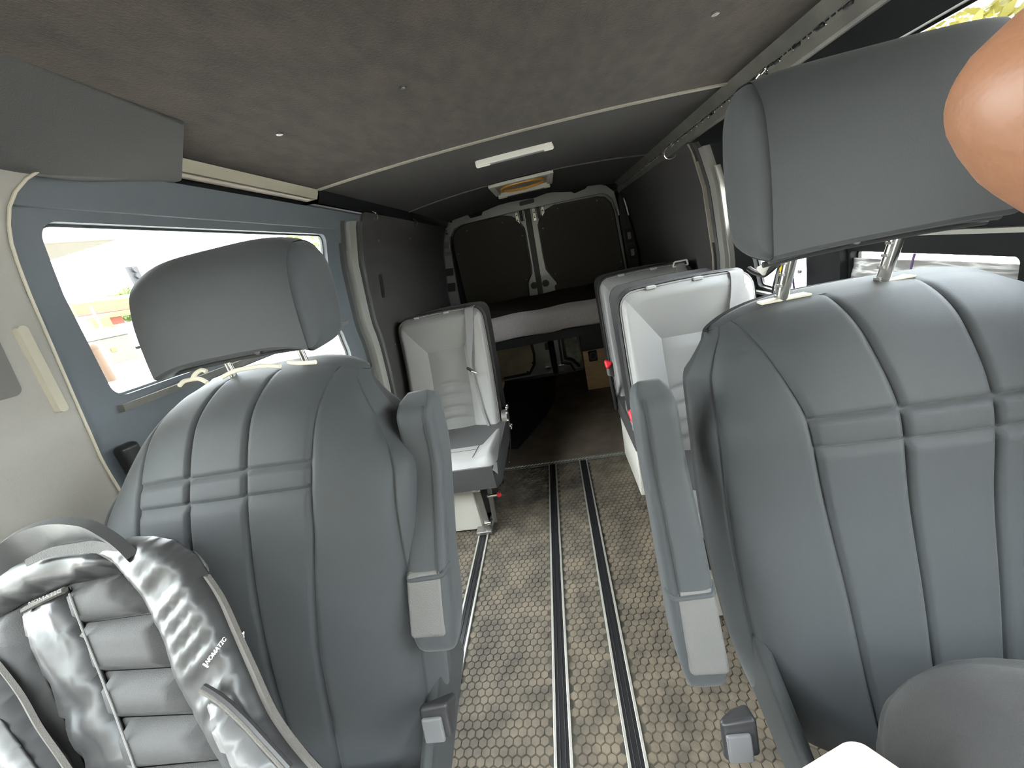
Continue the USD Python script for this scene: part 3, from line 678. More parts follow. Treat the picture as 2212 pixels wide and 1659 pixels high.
    side = A([(0, 0), (-.004, .25), (-.006, .5), (-.002, .75), (.010, .90), (.030, .985), (.058, 1.0), (.085, .94), (.102, .78), (.108, .5), (.104, .2), (.09, .04), (.05, -.02), (.015, -.035)])
    th = np.linspace(0, 1, len(side) + 1); loop = PchipInterpolator(th, np.vstack([side, side[:1]]), axis=0)(np.linspace(0, 1, 61))
    def section(x, ins):
        c = A([.05, .48]); q = c + (loop - c) * A([1 - ins * 1.2, 1 - ins])
        zz = hz0 + q[:, 1] * hgt - (.02 if mirror else .10) * hgt * (abs(x) / hw_) ** 4
        return np.c_[np.full(61, hx + x), hy + q[:, 0] + tilt * (q[:, 1] - .5), zz]
    xs = hw_ * np.sin(np.linspace(-1, 1, 41) * np.pi / 2)
    face = [section(x, .012 * (abs(x) / hw_) ** 8) for x in xs]
    obj('headrest', grid(A(face)), 'neoprene', t, smooth=50)
    for s in (-1, 1):
        cap = [section(s * (hw_ - .0015), .030), section(s * (hw_ + .003), .045), section(s * (hw_ + .008), .10), section(s * (hw_ + .012), .25), section(s * (hw_ + .014), .55), section(s * (hw_ + .014), .80)]
        cap.append(np.repeat(cap[-1].mean(0)[None], 61, 0))
        obj('headrest_side', grid(A(cap if s < 0 else cap)), 'neoprene', t, smooth=50)
    yb = hy + .05
    fl = lambda uv: np.c_[hx + uv[:, 0], hy + .004 + .010 * np.sin(uv[:, 0] * 60) * .3 + uv[:, 1] * -.1, hz0 - .001 + uv[:, 1]]
    obj('cover_hem', tube([(hx - hw_ * .97, hy + .006, hz0 - .010), (hx - hw_ * .5, hy + .001, hz0 - .004), (hx, hy, hz0 - .003), (hx + hw_ * .5, hy + .001, hz0 - .004), (hx + hw_ * .97, hy + .006, hz0 - .010)], .0048, 8, 30), 'neoprene', t)
    obj('cover_hem', tube([(hx - hw_ * .97, hy + .02, hz0 - .016), (hx, hy + .012, hz0 - .011), (hx + hw_ * .97, hy + .02, hz0 - .016)], .0040, 8, 30), 'neoprene_dark', t)
    bx = hx - hw_ * .25 if mirror else hx + hw_ * .35
    obj('snap_button', cyl((bx, hy - .006, hz0 - .004), (bx, hy + .004, hz0 - .004), .0055, 14), 'black_plastic', t)
    # posts and their collars
    for s in (-1, 1):
        px_ = hx + s * .068; ztop = hz0 + .02
        c0 = A([px_, float(P(np.array(px_ - cx), np.array(zt))) + .012, zt - .004]); c1 = A([px_, hy + .055, ztop])
        pst = obj('headrest_post', cyl(c0 - (c1 - c0) * .5, c1, .0085 if mirror else .0055, 18), 'chrome', t)
        if mirror:
            for k in range(6):
                q = c0 + (c1 - c0) * (.08 + k * .16); obj('notch', rbox(q - [.0095, .006, .002], q + [-.0065, .006, .002], .0008), 'steel', pst)
            obj('post_collar', hullof([c0 + [-.030, -.004, .002], c0 + [.034, -.012, .005], c0 + [.034, .010, .005], c0 + [-.028, .012, .002]], .002), 'cream_cord', t, label='cream plastic post collar')
    if not mirror:
        for pts in ([(388, 833), (402, 822), (425, 818), (447, 826)], [(416, 820), (424, 806), (436, 799), (446, 803)], [(480, 815), (520, 798), (560, 791), (606, 791)], [(622, 782), (650, 784), (682, 782)]):
            obj('cover_cord', tube([at_y(px, py, .548 + dy) for px, py in pts], .0034, 8, 20), 'cream_cord', t, label='cream elastic cord of the seat cover')
    # folded-up armrest on the aisle side
    ax = cx + inner * ARM[mirror][0]
    fy, fz = ARM[mirror][1], ARM[mirror][2]
    L = PchipInterpolator(fz[::-1], fy[::-1]); zs = np.linspace(fz[-1], fz[0], 46); w0, d0 = .030, .078
    out = []
    for z in zs:
        k = (z - zs[0]) / (zs[-1] - zs[0]); e = min(1, np.sqrt(max(0, 1 - max(0, (k - .90) / .10) ** 2)) , np.sqrt(max(0, 1 - max(0, (.16 - k) / .17) ** 2)))
        w, d = w0 * (.55 + .45 * e) * (1 + .10 * (1 - k)), d0 * max(e, .12)
        a_ = np.linspace(0, 2 * np.pi, 49); c_, s_ = np.cos(a_), np.sin(a_)
        sx, sy = np.sign(c_) * np.abs(c_) ** .42, np.sign(s_) * np.abs(s_) ** .42
        yf = float(L(z)); dd = d / 2
        out.append(np.c_[ax + w * sx, yf + d0 / 2 + dd * sy + (d0 - d) / 2 * .3, np.full(49, z + .010 * 0)])
    G = A(out); cap0, cap1 = np.repeat(G[:1].mean(1, keepdims=True), 49, 1), np.repeat(G[-1:].mean(1, keepdims=True), 49, 1)
    am = grid(np.concatenate([cap0, G, cap1])); am.fix_normals()
    arm = obj('armrest', am, 'neoprene', t, smooth=60)
    zk = fz[0] + (fz[-1] - fz[0]) * .68
    lo_, hi_ = fz[-1] + .022, zk
    pad = [A([ax - .004 * inner, float(L(z)) - .003 + (.030 if z < lo_ + .01 else .007), z]) for z in np.linspace(lo_, hi_, 10)]
    pp = []
    for q in pad:
        pp += [q + [-.019, .002, 0], q + [.019, .002, 0], q + [-.019, .03, 0], q + [.019, .03, 0]]
    obj('armrest_pad', hullof(pp, .007), 'arm_vinyl', arm, label='bare grey vinyl end of the armrest below its cover')
    obj('cover_hem', tube([(ax - w0 * 1.01, float(L(zk)) + .02, zk - .004), (ax - w0 * .8, float(L(zk)) - .0005, zk - .002), (ax + w0 * .8, float(L(zk)) - .001, zk + .002), (ax + w0 * 1.01, float(L(zk)) + .02, zk + .004)], .0035, 8, 24), 'neoprene', arm)
    sx_ = ax + inner * w0 * .58
    obj('arm_seam', tube([(sx_, float(L(z)) - .0004 + .02 * max(0, (z - fz[0] + .03) / .03) * (z > fz[0] - .03), z) for z in np.linspace(zk, fz[0] - .012, 14)], .0013, 6), 'neoprene_dark', arm)
    # lower seat: cushion, side shield, recline handle, pedestal
    obj('cushion', rbox((cx - .25, -.20 + dy, zt - .60), (cx + .25, .30 + dy, zt - .48), .045), 'neoprene', t)
    sh_ = [(cx + inner * .232, .44 + dy, zt - .47), (cx + inner * .232, .50 + dy, zt - .45), (cx + inner * .232, .50 + dy, zt - .56), (cx + inner * .232, .36 + dy, zt - .60), (cx + inner * .232, .20 + dy, zt - .60)]
    obj('side_shield', hullof(sh_, .010), 'neoprene_dark', t)
    hx_, hy_, hz_ = HANDLE[mirror]
    hd = obj('recline_handle', hullof([(hx_ - .014, hy_, hz_ - .016), (hx_ + .016, hy_ + .004, hz_ - .014), (hx_ - .013, hy_ + .01, hz_ + .020), (hx_ + .016, hy_ + .012, hz_ + .022), (hx_ + .018, hy_ + .03, hz_ + .008), (hx_ + .004, hy_ + .03, hz_)], .006), 'black_plastic', t)
    obj('handle_face', hullof([(hx_ - .013, hy_ - .006, hz_ - .015), (hx_ + .009, hy_ - .005, hz_ - .015), (hx_ - .013, hy_ + .001, hz_ + .013), (hx_ + .009, hy_ + .002, hz_ + .013)], .003), 'handle_grey', hd, label='pale grey face of the recline handle')
    obj('pedestal', rbox((cx - .17, -.18 + dy, 0.0), (cx + .15, .26 + dy, zt - .59), .02), 'black_plastic', t)
    return t
ARM = {False: (.270, [.515, .505, .460, .405, .365, .345], [1.025, .945, .875, .805, .735, .700]),
       True: (.331, [.520, .500, .455, .415, .380, .350], [.978, .880, .790, .700, .620, .585])}
HANDLE = {False: (-.246, .318, .638), True: (.128, .300, .616)}
HWR = {False: [.225, .245, .262, .262, .252, .236, .214, .192, .170], True: [.23, .26, .275, .273, .268, .260, .248, .230, .205]}
front_seat(-.508, 1.100, -.010, 1, 'grey covered captain seat with the backpack on it and its headrest pushed low', False, .03, HWR[False], .992, .960, (-.490, 1.146, 1.300, .530, .132, .03))
front_seat(.452, 1.052, .006, -1, 'grey covered captain seat of the driver with its headrest raised on tall posts', True, .09, HWR[True], .922, .884, (.412, 1.134, 1.345, .545, .134, .03))

# ================================================================== grey vinyl rear seats
def rear_seat(label, group):
    """Local frame: origin on the floor below the top of the back; y to the rear of the van."""
    t = thing('rear_seat', label, 'seat', (0, 0, 0), group)
    H, zb, zt, iw, iz = .238, .33, .968, .105, .778
    yb = lambda z: -.215 + .215 * (z - zb) / (zt - zb) + .03 * np.sin(np.pi * (z - zb) / (zt - zb))
    D = .030
    arc = lambda s: [(s * (H - .052 + .052 * math.sin(a)), zt - .06 + .06 * math.cos(a)) for a in np.linspace(np.pi / 2, 0, 9)]
    left = [(-H, z) for z in np.linspace(zb, zt - .06, 26)] ; a1 = arc(-1)
    top_ = a1 + [(x, zt + .006 * math.cos(x / .19 * 1.5)) for x in np.linspace(-H + .06, H - .06, 22)] + arc(1)[::-1]
    out_l = left + a1[:5]; out_t = top_[4:-4]; out_r = [(-x, z) for x, z in out_l]
    def ease(o, i, n=16, bul=.006, s=(True, True)):
        o, i = A(o), A(i); k = len(o)
        j = A([np.interp(np.linspace(0, 1, k), np.linspace(0, 1, len(i)), i[:, q]) for q in (0, 1)]).T
        rows = []
        for w in np.linspace(0, 1, n):
            q = j + (o - j) * w; d = D * min(1, w / .88) + bul * math.sin(np.pi * w) - .020 * max(0, (w - .85) / .15) ** 2
            rows.append(np.c_[q[:, 0], yb(q[:, 1]) - d, q[:, 1]])
        return grid(A(rows))
    obj('side_bolster', ease(out_l, [(-iw, zb), (-iw, iz)]), 'vinyl_light', t, smooth=True)
    obj('side_bolster', ease(out_r, [(iw, zb), (iw, iz)]), 'vinyl_light', t, smooth=True)
    obj('top_bolster', ease(out_t, [(-iw, iz), (iw, iz)]), 'vinyl', t, smooth=True)
    xs, zs = np.linspace(-iw, iw, 24), np.linspace(zb, iz, 60); X, Z = np.meshgrid(xs, zs)
    fold = sum(.010 * np.exp(-((Z - z0 - .02 * np.cos(X / iw * 1.4) + .02) / .010) ** 2) for z0 in (.42, .475, .54, .60))
    cp_ = .012 * np.cos(X / iw * np.pi / 2) * np.clip((iz - Z) / .04, 0, 1) * np.clip((Z - zb + .02) / .03, 0, 1)
    obj('center_panel', grid(np.stack([X, yb(Z) - cp_ + fold * np.cos(X / iw * 1.2), Z], -1)), 'vinyl', t, smooth=True)
    per = A(left + a1[1:] + [q for q in top_ if -H + .06 < q[0] < H - .06] + arc(1)[::-1] + left[::-1][1:])
    per[-len(left):, 0] = H
    sl_ = np.r_[0, np.cumsum(np.linalg.norm(np.diff(per, axis=0), axis=1))]; keep = np.r_[True, np.diff(sl_) > 1e-6]; per = np.c_[[np.interp(np.linspace(0, sl_[-1], 110), sl_[keep], per[keep, q]) for q in (0, 1)]].T
    nrm = np.gradient(per, axis=0); nrm = np.c_[-nrm[:, 1], nrm[:, 0]]; nrm /= np.linalg.norm(nrm, axis=1, keepdims=True) + 1e-9
    wrap = []
    for dy_, of in ((-D + .02, 0), (-D + .024, .003), (-D + .034, .007), (-.006, .011), (.02, .013), (.055, .013), (.075, .008), (.085, -.002)):
        q = per + nrm * of; wrap.append(np.c_[q[:, 0], yb(per[:, 1]) + dy_, q[:, 1]])
    obj('shell_side', grid(A(wrap)[:, ::-1]), 'vinyl_shell', t, smooth=True)
    obj('piping', tube(A(wrap[1]) + 0, .004, 6), 'vinyl', t)
    obj('back_cover', prism(Polygon(per), (0, .0, 0), (1, 0, 0), (0, .30, 1), (0, 1, 0), .012), 'vinyl_shell', t)
    # cushion: sloping top with a raised rounded front edge and side roll
    cz = lambda y: .335 + (-.22 - y) * .155
    xs, ys = np.linspace(-.245, .275, 40), np.linspace(-.66, -.16, 36); X, Y = np.meshgrid(xs, ys)
    roll = .026 * np.clip((np.abs(X - .015) - .165) / .06, 0, 1) * np.clip(1 - np.clip((np.abs(X - .015) - .235) / .03, 0, 1) ** 2, 0, 1)
    roll = roll * np.clip((Y + .66) / .10, 0, 1) ** .6; frt = -.045 * np.clip((-.60 - Y) / .06, 0, 1) ** 2; rr = -.03 * np.clip((np.abs(X - .015) - .225) / .035, 0, 1) ** 2
    obj('cushion_top', grid(np.stack([X, Y, cz(Y) + roll + frt + rr], -1)), 'vinyl', t, smooth=True)
    base = Polygon([(-.245, -.16), (.275, -.16), (.275, -.62), (.255, -.66), (-.225, -.66), (-.245, -.62)])
    obj('cushion_base', prism(base, (0, 0, .262), (1, 0, 0), (0, 1, 0), (0, 0, 1), .108), 'vinyl_shell', t)
    for x in (-.14, .165):
        obj('cushion_seam', tube([(x, y, cz(y) + .0005) for y in np.linspace(-.60, -.2, 12)], .0015, 6), 'vinyl_shell', t)
    for y in (-.5, -.38):
        obj('cushion_seam', tube([(x, y, cz(y) + .0005) for x in np.linspace(-.14, .165, 12)], .0015, 6), 'vinyl_shell', t)
    # pedestal and leg frame
    obj('pedestal', rbox((-.24, -.60, .006), (.125, -.20, .262), .006), 'pedestal_paint', t, label='pale grey pedestal box under the seat')
    obj('leg', hullof([(.135, -.60, .26), (.15, -.60, .26), (.150, -.625, .012), (.165, -.625, .012)], .008), 'steel', t)
    obj('leg', hullof([(.185, -.54, .26), (.195, -.54, .26), (.175, -.56, .012), (.185, -.56, .012)], .007), 'steel', t)
    obj('leg', rbox((.13, -.24, .006), (.19, -.19, .262), .006), 'black_plastic', t)
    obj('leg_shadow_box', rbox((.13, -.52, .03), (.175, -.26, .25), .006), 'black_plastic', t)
    obj('foot_clamp', rbox((.10, -.645, .004), (.175, -.55, .022), .004), 'steel', t)
    obj('leg_bolt', cyl((.13, -.615, .235), (.165, -.615, .235), .011, 12), 'chrome', t)
    obj('leg_bolt', cyl((.15, -.63, .06), (.18, -.63, .06), .009, 12), 'chrome', t)
    rel = obj('release_lever', hullof([(.185, -.58, .17), (.225, -.57, .165)], .009), 'chrome', t)
    obj('lever_tip', hullof([(.228, -.57, .165), (.235, -.57, .163)], .010), 'red_plastic', rel, label='red tip of the release lever')
    rc = obj('recliner_gear', cyl((.255, -.17, .375), (.285, -.17, .375), .045, 20), 'steel', t)
    obj('gear_tooth', [hullof([(.29, -.17 + .04 * math.cos(a), .375 + .055 * math.sin(a)), (.29, -.17 + .05 * math.cos(a), .375 + .065 * math.sin(a))], .008) for a in np.linspace(1.2, 5, 7)], 'chrome', rc, kind='stuff')
    obj('side_trim_line', tube([(.285, -.20, .33), (.287, -.30, .27), (.285, -.42, .24)], .003, 6, 12), 'chrome', t)
    # lap-shoulder belt over the right shoulder, clip, buckle on the left
    y0 = lambda z: float(yb(z)) - D
    b = obj('seat_belt', ribbon([(.185, .05, .90), (.183, .03, zt + .012), (.180, -.025, zt + .006), (.175, y0(.93) - .006, .93), (.160, y0(.85) - .004, .85), (.140, y0(.74) - .006, .74), (.128, y0(.66) - .008, .665)], [.046, .046, .044, .040, .028, .012], (1, 0, 0), .003), 'belt_web', t, smooth=50)
    obj('belt_clip', hullof([(.118, y0(.66) - .014, .672), (.136, y0(.66) - .012, .655)], .008), 'black_plastic', b)
    obj('belt_tongue', hullof([(.138, y0(.65) - .014, .652), (.165, y0(.63) - .016, .640)], .005), 'chrome', b)
    obj('belt_tail', ribbon([(.128, y0(.65) - .006, .655), (.15, y0(.5) - .008, .5), (.185, y0(.37) - .012, .36)], [.010, .008, .014], (1, 0, 0), .003), 'belt_web', b)
    for x in (-.12, .05):
        obj('headrest_socket', rbox((x - .017, -.02, zt + .001), (x + .017, .02, zt + .014), .004), 'vinyl_light', t)
    bk = obj('buckle', hullof([(-.275, -.245, .545), (-.275, -.245, .515), (-.258, -.235, .56), (-.258, -.235, .50)], .010), 'grey_plastic', t)
    obj('buckle_button', hullof([(-.278, -.252, .557), (-.262, -.248, .572), (-.282, -.238, .580)], .011), 'red_plastic', bk, label='red release button of the belt buckle')
    obj('buckle_stalk', hullof([(-.27, -.24, .50), (-.258, -.22, .30)], .010), 'black_plastic', bk)
    return t
GRP = None
S0 = rear_seat('grey vinyl single rear seat on the left with a pale pedestal box below', 'grey vinyl rear seats')
S0.GetAttribute('xformOp:translate').Set(Gf.Vec3d(-.632, 2.085, 0))
dup(S0, (.489, 1.545, 0), 'grey vinyl rear seat on the right, directly behind the driver seat')
S2 = dup(S0, (.496, 2.19, 0), 'grey vinyl rear seat on the right, the farther one in front of the plywood cabinet')
S2.SetInstanceable(False); ORIGIN[str(S2.GetPath())] = A([.496, 2.19, 0])
q = [at_y(px, py, 2.165) for px, py in ((1454, 577), (1486, 571), (1483, 561), (1458, 566))]
obj('raised_tongue', tube(q + q[:1], .0042, 8, 30), 'white_plastic', S2, label='pale belt tongue turned up on top of the seat')
obj('belt_loop', ribbon([at_y(1473, 573, 2.160), at_y(1478, 590, 2.150), at_y(1486, 606, 2.150)], [.034, .036], (1, 0, 0), .003), 'belt_web', S2)

# ================================================================== bed, cabinet
B = thing('bed', 'grey cloth-covered bed platform across the van in front of the back doors', 'bed', (XC, 3.1, .6))
bx0, bx1 = -.90, .76
xs, th_ = np.linspace(bx0, bx1, 50), np.linspace(0, 1, 40)
def bed_prof(k):                        # front face, rounded top, top surface to the rear
    P_ = A([(2.80, .612), (2.752, .622), (2.748, .66), (2.752, .72), (2.765, .765), (2.80, .790), (2.90, .800), (3.2, .81), (3.55, .815), (3.56, .70), (3.56, .612)])
    s = np.r_[0, np.cumsum(np.linalg.norm(np.diff(P_, axis=0), axis=1))]; return np.c_[np.interp(k * s[-1], s, P_[:, 0]), np.interp(k * s[-1], s, P_[:, 1])]
K = bed_prof(np.linspace(0, 1, 60))
pts = A([[(x, y + .004 * math.sin(x * 31) * (y < 2.79), z + .004 * math.sin(x * 17 + y * 9)) for y, z in K] for x in xs])
kf = int((np.abs(K[:, 0] - 2.80) + np.abs(K[:, 1] - .79)).argmin()) + 1
obj('mattress', grid(pts[:, :kf]), 'bed_cloth', B, smooth=True, label='grey velvety front edge of the mattress')
obj('bed_cover', grid(pts[:, kf - 1:]), 'bed_top', B, smooth=True, label='dark cover on top of the bed')
obj('bed_frame', rbox((bx0, 2.79, .545), (bx1, 3.55, .612), .004), 'bed_board', B, label='dark board frame under the mattress')
obj('front_board', rbox((.14, 2.80, .42), (bx1, 2.83, .56), .004), 'bed_board', B)
obj('leg', rbox((-.80, 3.45, .0068), (-.75, 3.50, .545), .004), 'bed_board', B); obj('leg', rbox((.66, 2.84, 0), (.71, 2.89, .545), .004), 'bed_board', B)
C = thing('cabinet', 'small plywood cabinet with a round lock standing under the bed', 'cabinet', (.40, 3.2, 0))
obj('front', rbox((.163, 3.08, .002), (.62, 3.098, .416), .002), 'plywood', C)
obj('carcass', rbox((.175, 3.098, .0), (.61, 3.42, .41), .002), 'bed_board', C)
obj('lock_plate', prism_y(rounded(sbox(.204, .249, .274, .338), .008), 3.072, .008), 'black_plastic', C)
obj('lock_ring', ring((.239, 3.070, .294), .027, .003), 'steel', C)
obj('lock_knob', [cyl((.239, 3.072, .294), (.239, 3.062, .294), .020, 20), rbox((.232, 3.056, .276), (.246, 3.064, .30), .003)], 'black_plastic', C)
obj('wood_post', [hullof([at_y(px, py, 3.3) for px, py in ((1074, 826), (1088, 826), (1072, 847), (1083, 848))], .012), hullof([at_y(px, py, 3.3) for px, py in ((1070, 850), (1080, 850), (1068, 866), (1077, 866))], .010)], 'plywood',
    label='short pale wooden post on the cargo deck behind the single rear seat', cat='post')
# ================================================================== backpack on the left captain seat
BO = A([0, .325, .982]); BV = A([0, .53, .848]); BV /= np.linalg.norm(BV); BU = A([1., 0, 0]); BN = np.cross(BU, BV)
if BN[1] > 0: BN = -BN                   # towards the cab
BK = thing('backpack', 'black backpack leaning on the left captain seat, straps towards the camera', 'backpack', (-.58, .1, .52))
def bp(pts, lift=0.):
    o = BO + BN * lift
    return [(q[0], (q - o) @ BV) for q in (at_plane(px, py, o, BN) for px, py in pts)]
def bpoly(pts, lift=0., r=.0): return rounded(Polygon(bp(pts, lift)).buffer(0), r)
def b3(pts, lift=0.): return [BO + BN * lift + BU * u + BV * v for u, v in bp(pts, lift)]
def pad(name, pts, lift, th, r, m, parent=BK, wr=None, rr=.0, step=.010, **k):
    poly = bpoly(pts, lift, rr)
    if hasattr(poly, 'geoms'): poly = max(poly.geoms, key=lambda g: g.area)
    return obj(name, pillow(poly, BO, BU, BV, BN, th, r, step, wr, lift), m, parent, smooth=True, **k)
wr = lambda s, a, f, ph=0: (lambda uv: a * np.sin(uv[:, 1] * f + uv[:, 0] * f * s + ph + 1.5 * np.sin(uv[:, 0] * f * .4)) )
# pack body behind the harness
body = rounded(Polygon([(-.82, -.46), (-.82, -.07), (-.78, .0), (-.62, .014), (-.515, -.024), (-.462, -.144), (-.45, -.46)]), .03)
def bodyfront(uv):
    return BO + uv[:, :1] * BU + uv[:, 1:] * BV + BN * -.004
def bodyback(uv):
    d = A([body.boundary.distance(Point(*q)) for q in uv]); return BO + uv[:, :1] * BU + uv[:, 1:] * BV - BN * (.03 + .065 * np.sqrt(np.clip(d / .06, 0, 1)))[:, None]
obj('pack_body', slab(body, bodyfront, bodyback, .022), 'pack_fabric', BK, smooth=60)
# padded back panel in horizontal segments
edges_l = [(150, 1262), (180, 1345), (222, 1450), (258, 1550), (292, 1659), (330, 1780)]
edges_r = [(262, 1238), (345, 1322), (398, 1440), (440, 1542), (490, 1640), (545, 1760)]
for k in range(5):
    (ax, ay), (bx, by) = edges_l[k], edges_l[k + 1]; (cx_, cy_), (dx, dy) = edges_r[k], edges_r[k + 1]
    q = lambda a, b, f: (a[0] + (b[0] - a[0]) * f, a[1] + (b[1] - a[1]) * f)
    pad('back_pad', [q((ax, ay), (bx, by), .02), q((cx_, cy_), (dx, dy), .02), q((cx_, cy_), (dx, dy), .985), q((ax, ay), (bx, by), .985)], 0, .013, .011, 'pack_mesh', rr=.003)
lef = [(0, 1330), (48, 1312), (75, 1420), (110, 1500), (150, 1590), (195, 1700), (90, 1700), (0, 1540), (-60, 1400)]
pad('back_pad', lef, 0, .011, .02, 'pack_mesh', rr=.004)
cen = [(52, 1312), (142, 1268), (176, 1352), (216, 1450), (254, 1552), (300, 1680), (200, 1680), (150, 1570), (110, 1480), (76, 1400)]
pad('luggage_sleeve', cen, .004, .010, .016, 'pack_gloss', wr=crease(.0055, 16, 50, .3, 8) if False else wr(.35, .0024, 130), rr=.003, label='glossy wrinkled luggage sleeve down the middle of the back panel')
obj('sleeve_piping', tube(b3([(150, 1282), (180, 1365), (220, 1466), (258, 1568), (298, 1680)], .014), .0011, 6, 30), 'print_grey', BK)
obj('sleeve_hem', tube(b3([(52, 1318), (98, 1294), (140, 1274)], .014), .0035, 6, 12), 'pack_edging', BK)
# top collar and grab handle
pad('top_collar', [(-40, 1300), (0, 1232), (70, 1185), (150, 1165), (240, 1165), (300, 1195), (270, 1235), (150, 1262), (50, 1304), (-20, 1345)], .002, .022, .02, 'pack_gloss', rr=.004, wr=wr(-.6, .002, 70))
hp = b3([(-60, 1260), (0, 1215), (60, 1172), (130, 1149), (200, 1150), (250, 1172), (285, 1198), (303, 1217)], .030)
obj('grab_handle', ribbon(hp, [.030, .032, .034, .034, .030, .024], BN * .8 + BV * .9, .010, 40), 'pack_gloss', BK, smooth=60)
obj('handle_web', ribbon(b3([(60, 1215), (130, 1188), (200, 1180), (250, 1190), (280, 1208), (300, 1214)], .032), [.008, .011, .015, .018], BV + BN * .3, .004, 24), 'pack_web', BK, smooth=60)
# right shoulder strap
inn = [(208, 1186), (262, 1216), (322, 1285), (368, 1375), (396, 1462), (440, 1545), (492, 1640), (535, 1730)]
out_ = [(720, 1710), (686, 1655), (640, 1606), (592, 1536), (548, 1440), (508, 1350), (482, 1292), (446, 1238), (420, 1198), (372, 1166), (330, 1158), (282, 1160), (240, 1172)]
SL = .020
crease = lambda a, f, g, rot, sd: (lambda uv: a * (np.abs(meshkit.noise(np.c_[(uv[:, 0] * math.cos(rot) + uv[:, 1] * math.sin(rot)) * f, (-uv[:, 0] * math.sin(rot) + uv[:, 1] * math.cos(rot)) * g, uv[:, 0] * 0], sd) - .5) * -2 + .5))
folds = crease(.0052, 14, 60, .75, 3)
ST = pad('shoulder_strap', inn + out_, SL, .017, .020, 'pack_gloss', wr=folds, rr=.003, step=.006, label='right glossy shoulder strap with white lettering')
def band(pts, w, lift, m, name, parent, **k):
    obj(name, ribbon(b3(pts, lift), w, BN * .35 + BU * .9, .004, 50), m, parent, smooth=60, **k)
band([(215, 1192), (264, 1222), (324, 1290), (371, 1380), (399, 1466), (443, 1550), (500, 1655)], [.007, .010, .012, .014, .016], SL + .007, 'pack_edging', 'edging', ST)
band([(446, 1243), (480, 1296), (505, 1352), (545, 1442), (589, 1538), (636, 1606), (690, 1668)], [.006, .009, .010, .011, .012], SL + .007, 'pack_edging', 'edging', ST)
obj('strap_pocket', pillow(bpoly([(446, 1506), (500, 1540), (560, 1610), (610, 1668), (556, 1700), (505, 1640), (470, 1575)], SL + .016, .003), BO, BU, BV, BN, .012, .018, .008, wr(1.2, .0012, 260), SL + .0185), 'pack_light', ST, smooth=True, label='lighter pocket panel low on the strap')
obj('pocket_zip', tube(b3([(434, 1490), (470, 1512), (520, 1556), (570, 1610), (620, 1665)], SL + .026), .0026, 8, 30), 'pack_edging', ST)
obj('pocket_zip', tube(b3([(440, 1484), (476, 1506), (526, 1550), (576, 1604), (626, 1659)], SL + .025), .0030, 8, 30), 'black_plastic', ST)
def text_on(txt, p0, p1, hgt_px, lift, m, parent, name):  # lettering between two points of the strap
    a_, b_ = b3([p0, p1], lift); d = b_ - a_; L = np.linalg.norm(d); ex = d / L; ey = np.cross(BN, ex)
    tm = meshkit.text_mesh(txt, 1.0, .02, False); w = tm.bounds[1][0]; s = L / w
    v = A(tm.vertices); q = a_ + v[:, :1] * s * ex + v[:, 1:2] * s * ey * hgt_px + v[:, 2:] * .03 * BN
    obj(name, trimesh.Trimesh(q, tm.faces, process=False), m, parent, smooth=False, label='white word on the strap' if m == 'print_white' else None)
text_on('NOMATIC', (449, 1436), (490, 1381), .95, SL + .024, 'print_white', ST, 'lettering')
obj('lettering_bar', tube(b3([(439, 1434), (450, 1441)], SL + .024), .0008, 6), 'print_white', ST)
obj('zipper_pull', tube(b3([(518, 1364), (524, 1366), (524, 1376), (527, 1388)], .006), .0018, 6, 12), 'chrome', BK)
# left shoulder strap, cut by the frame
inl = [(-60, 1390), (0, 1438), (40, 1490), (80, 1560), (140, 1640), (190, 1720)]
otl = [(90, 1760), (40, 1680), (0, 1600), (-50, 1540), (-120, 1440)]
SR = pad('shoulder_strap', inl + otl, .018, .016, .018, 'pack_gloss', rr=.002, label='left shoulder strap cut by the photo edge')
band([(-30, 1405), (4, 1446), (44, 1500), (84, 1570), (136, 1645), (170, 1700)], [.012, .014], .030, 'pack_edging', 'edging', SR)
obj('strap_pocket', pillow(bpoly([(-60, 1500), (0, 1540), (50, 1610), (110, 1690), (60, 1740), (0, 1660), (-60, 1600)], .03, .002), BO, BU, BV, BN, .008, .014, .008, None, .034), 'pack_light', SR, smooth=True)
text_on('NOMATIC', (62, 1308), (134, 1278), .5, .0165, 'print_grey', BK, 'patch_lettering')
# side loop and outer seam piping near the strap top
obj('side_loop', tube(b3([(415, 1195), (432, 1212), (445, 1236), (438, 1250), (424, 1236)], .016), .0028, 6, 20), 'pack_edging', BK)

# ================================================================== the photographer: hand close to the lens, dark clothes at the lower right
def chain(spec, bones, L=.012):
    J = {k: (A(p, float), r) for k, (p, r) in spec.items()}
    parts = []
    for a_, b_ in bones:
        (p, r), (q, s) = J[a_], J[b_]
        parts.append(m3.Manifold.hull_points(np.vstack([_S2 * r + p, _S2 * s + q]).astype(np.float32)))
    return m3.Manifold.batch_boolean(parts, m3.OpType.Add)
def to_tm(mm, L, it=10):
    mm = mm.refine_to_length(L); q = mm.to_mesh(); t_ = trimesh.Trimesh(q.vert_properties[:, :3], q.tri_verts, process=True)
    trimesh.smoothing.filter_taubin(t_, .5, -.53, iterations=it); return t_
PE = thing('person', 'person holding the camera: blurred hand at the right edge, dark clothes below', 'person', (.45, .05, .5))
K = at_y(2152, 212, .050)               # the bent knuckle beside the lens
def toward(px, py, y): return at_y(px, py, y)
hand = {'mcp1': (toward(2660, -20, .060), .0105), 'pip1': (K + [.0035, 0, 0], .0082), 'dip1': (toward(2580, 400, .047), .0078), 'tip1': (toward(2760, 520, .046), .0070)}
mc = hand['mcp1'][0]
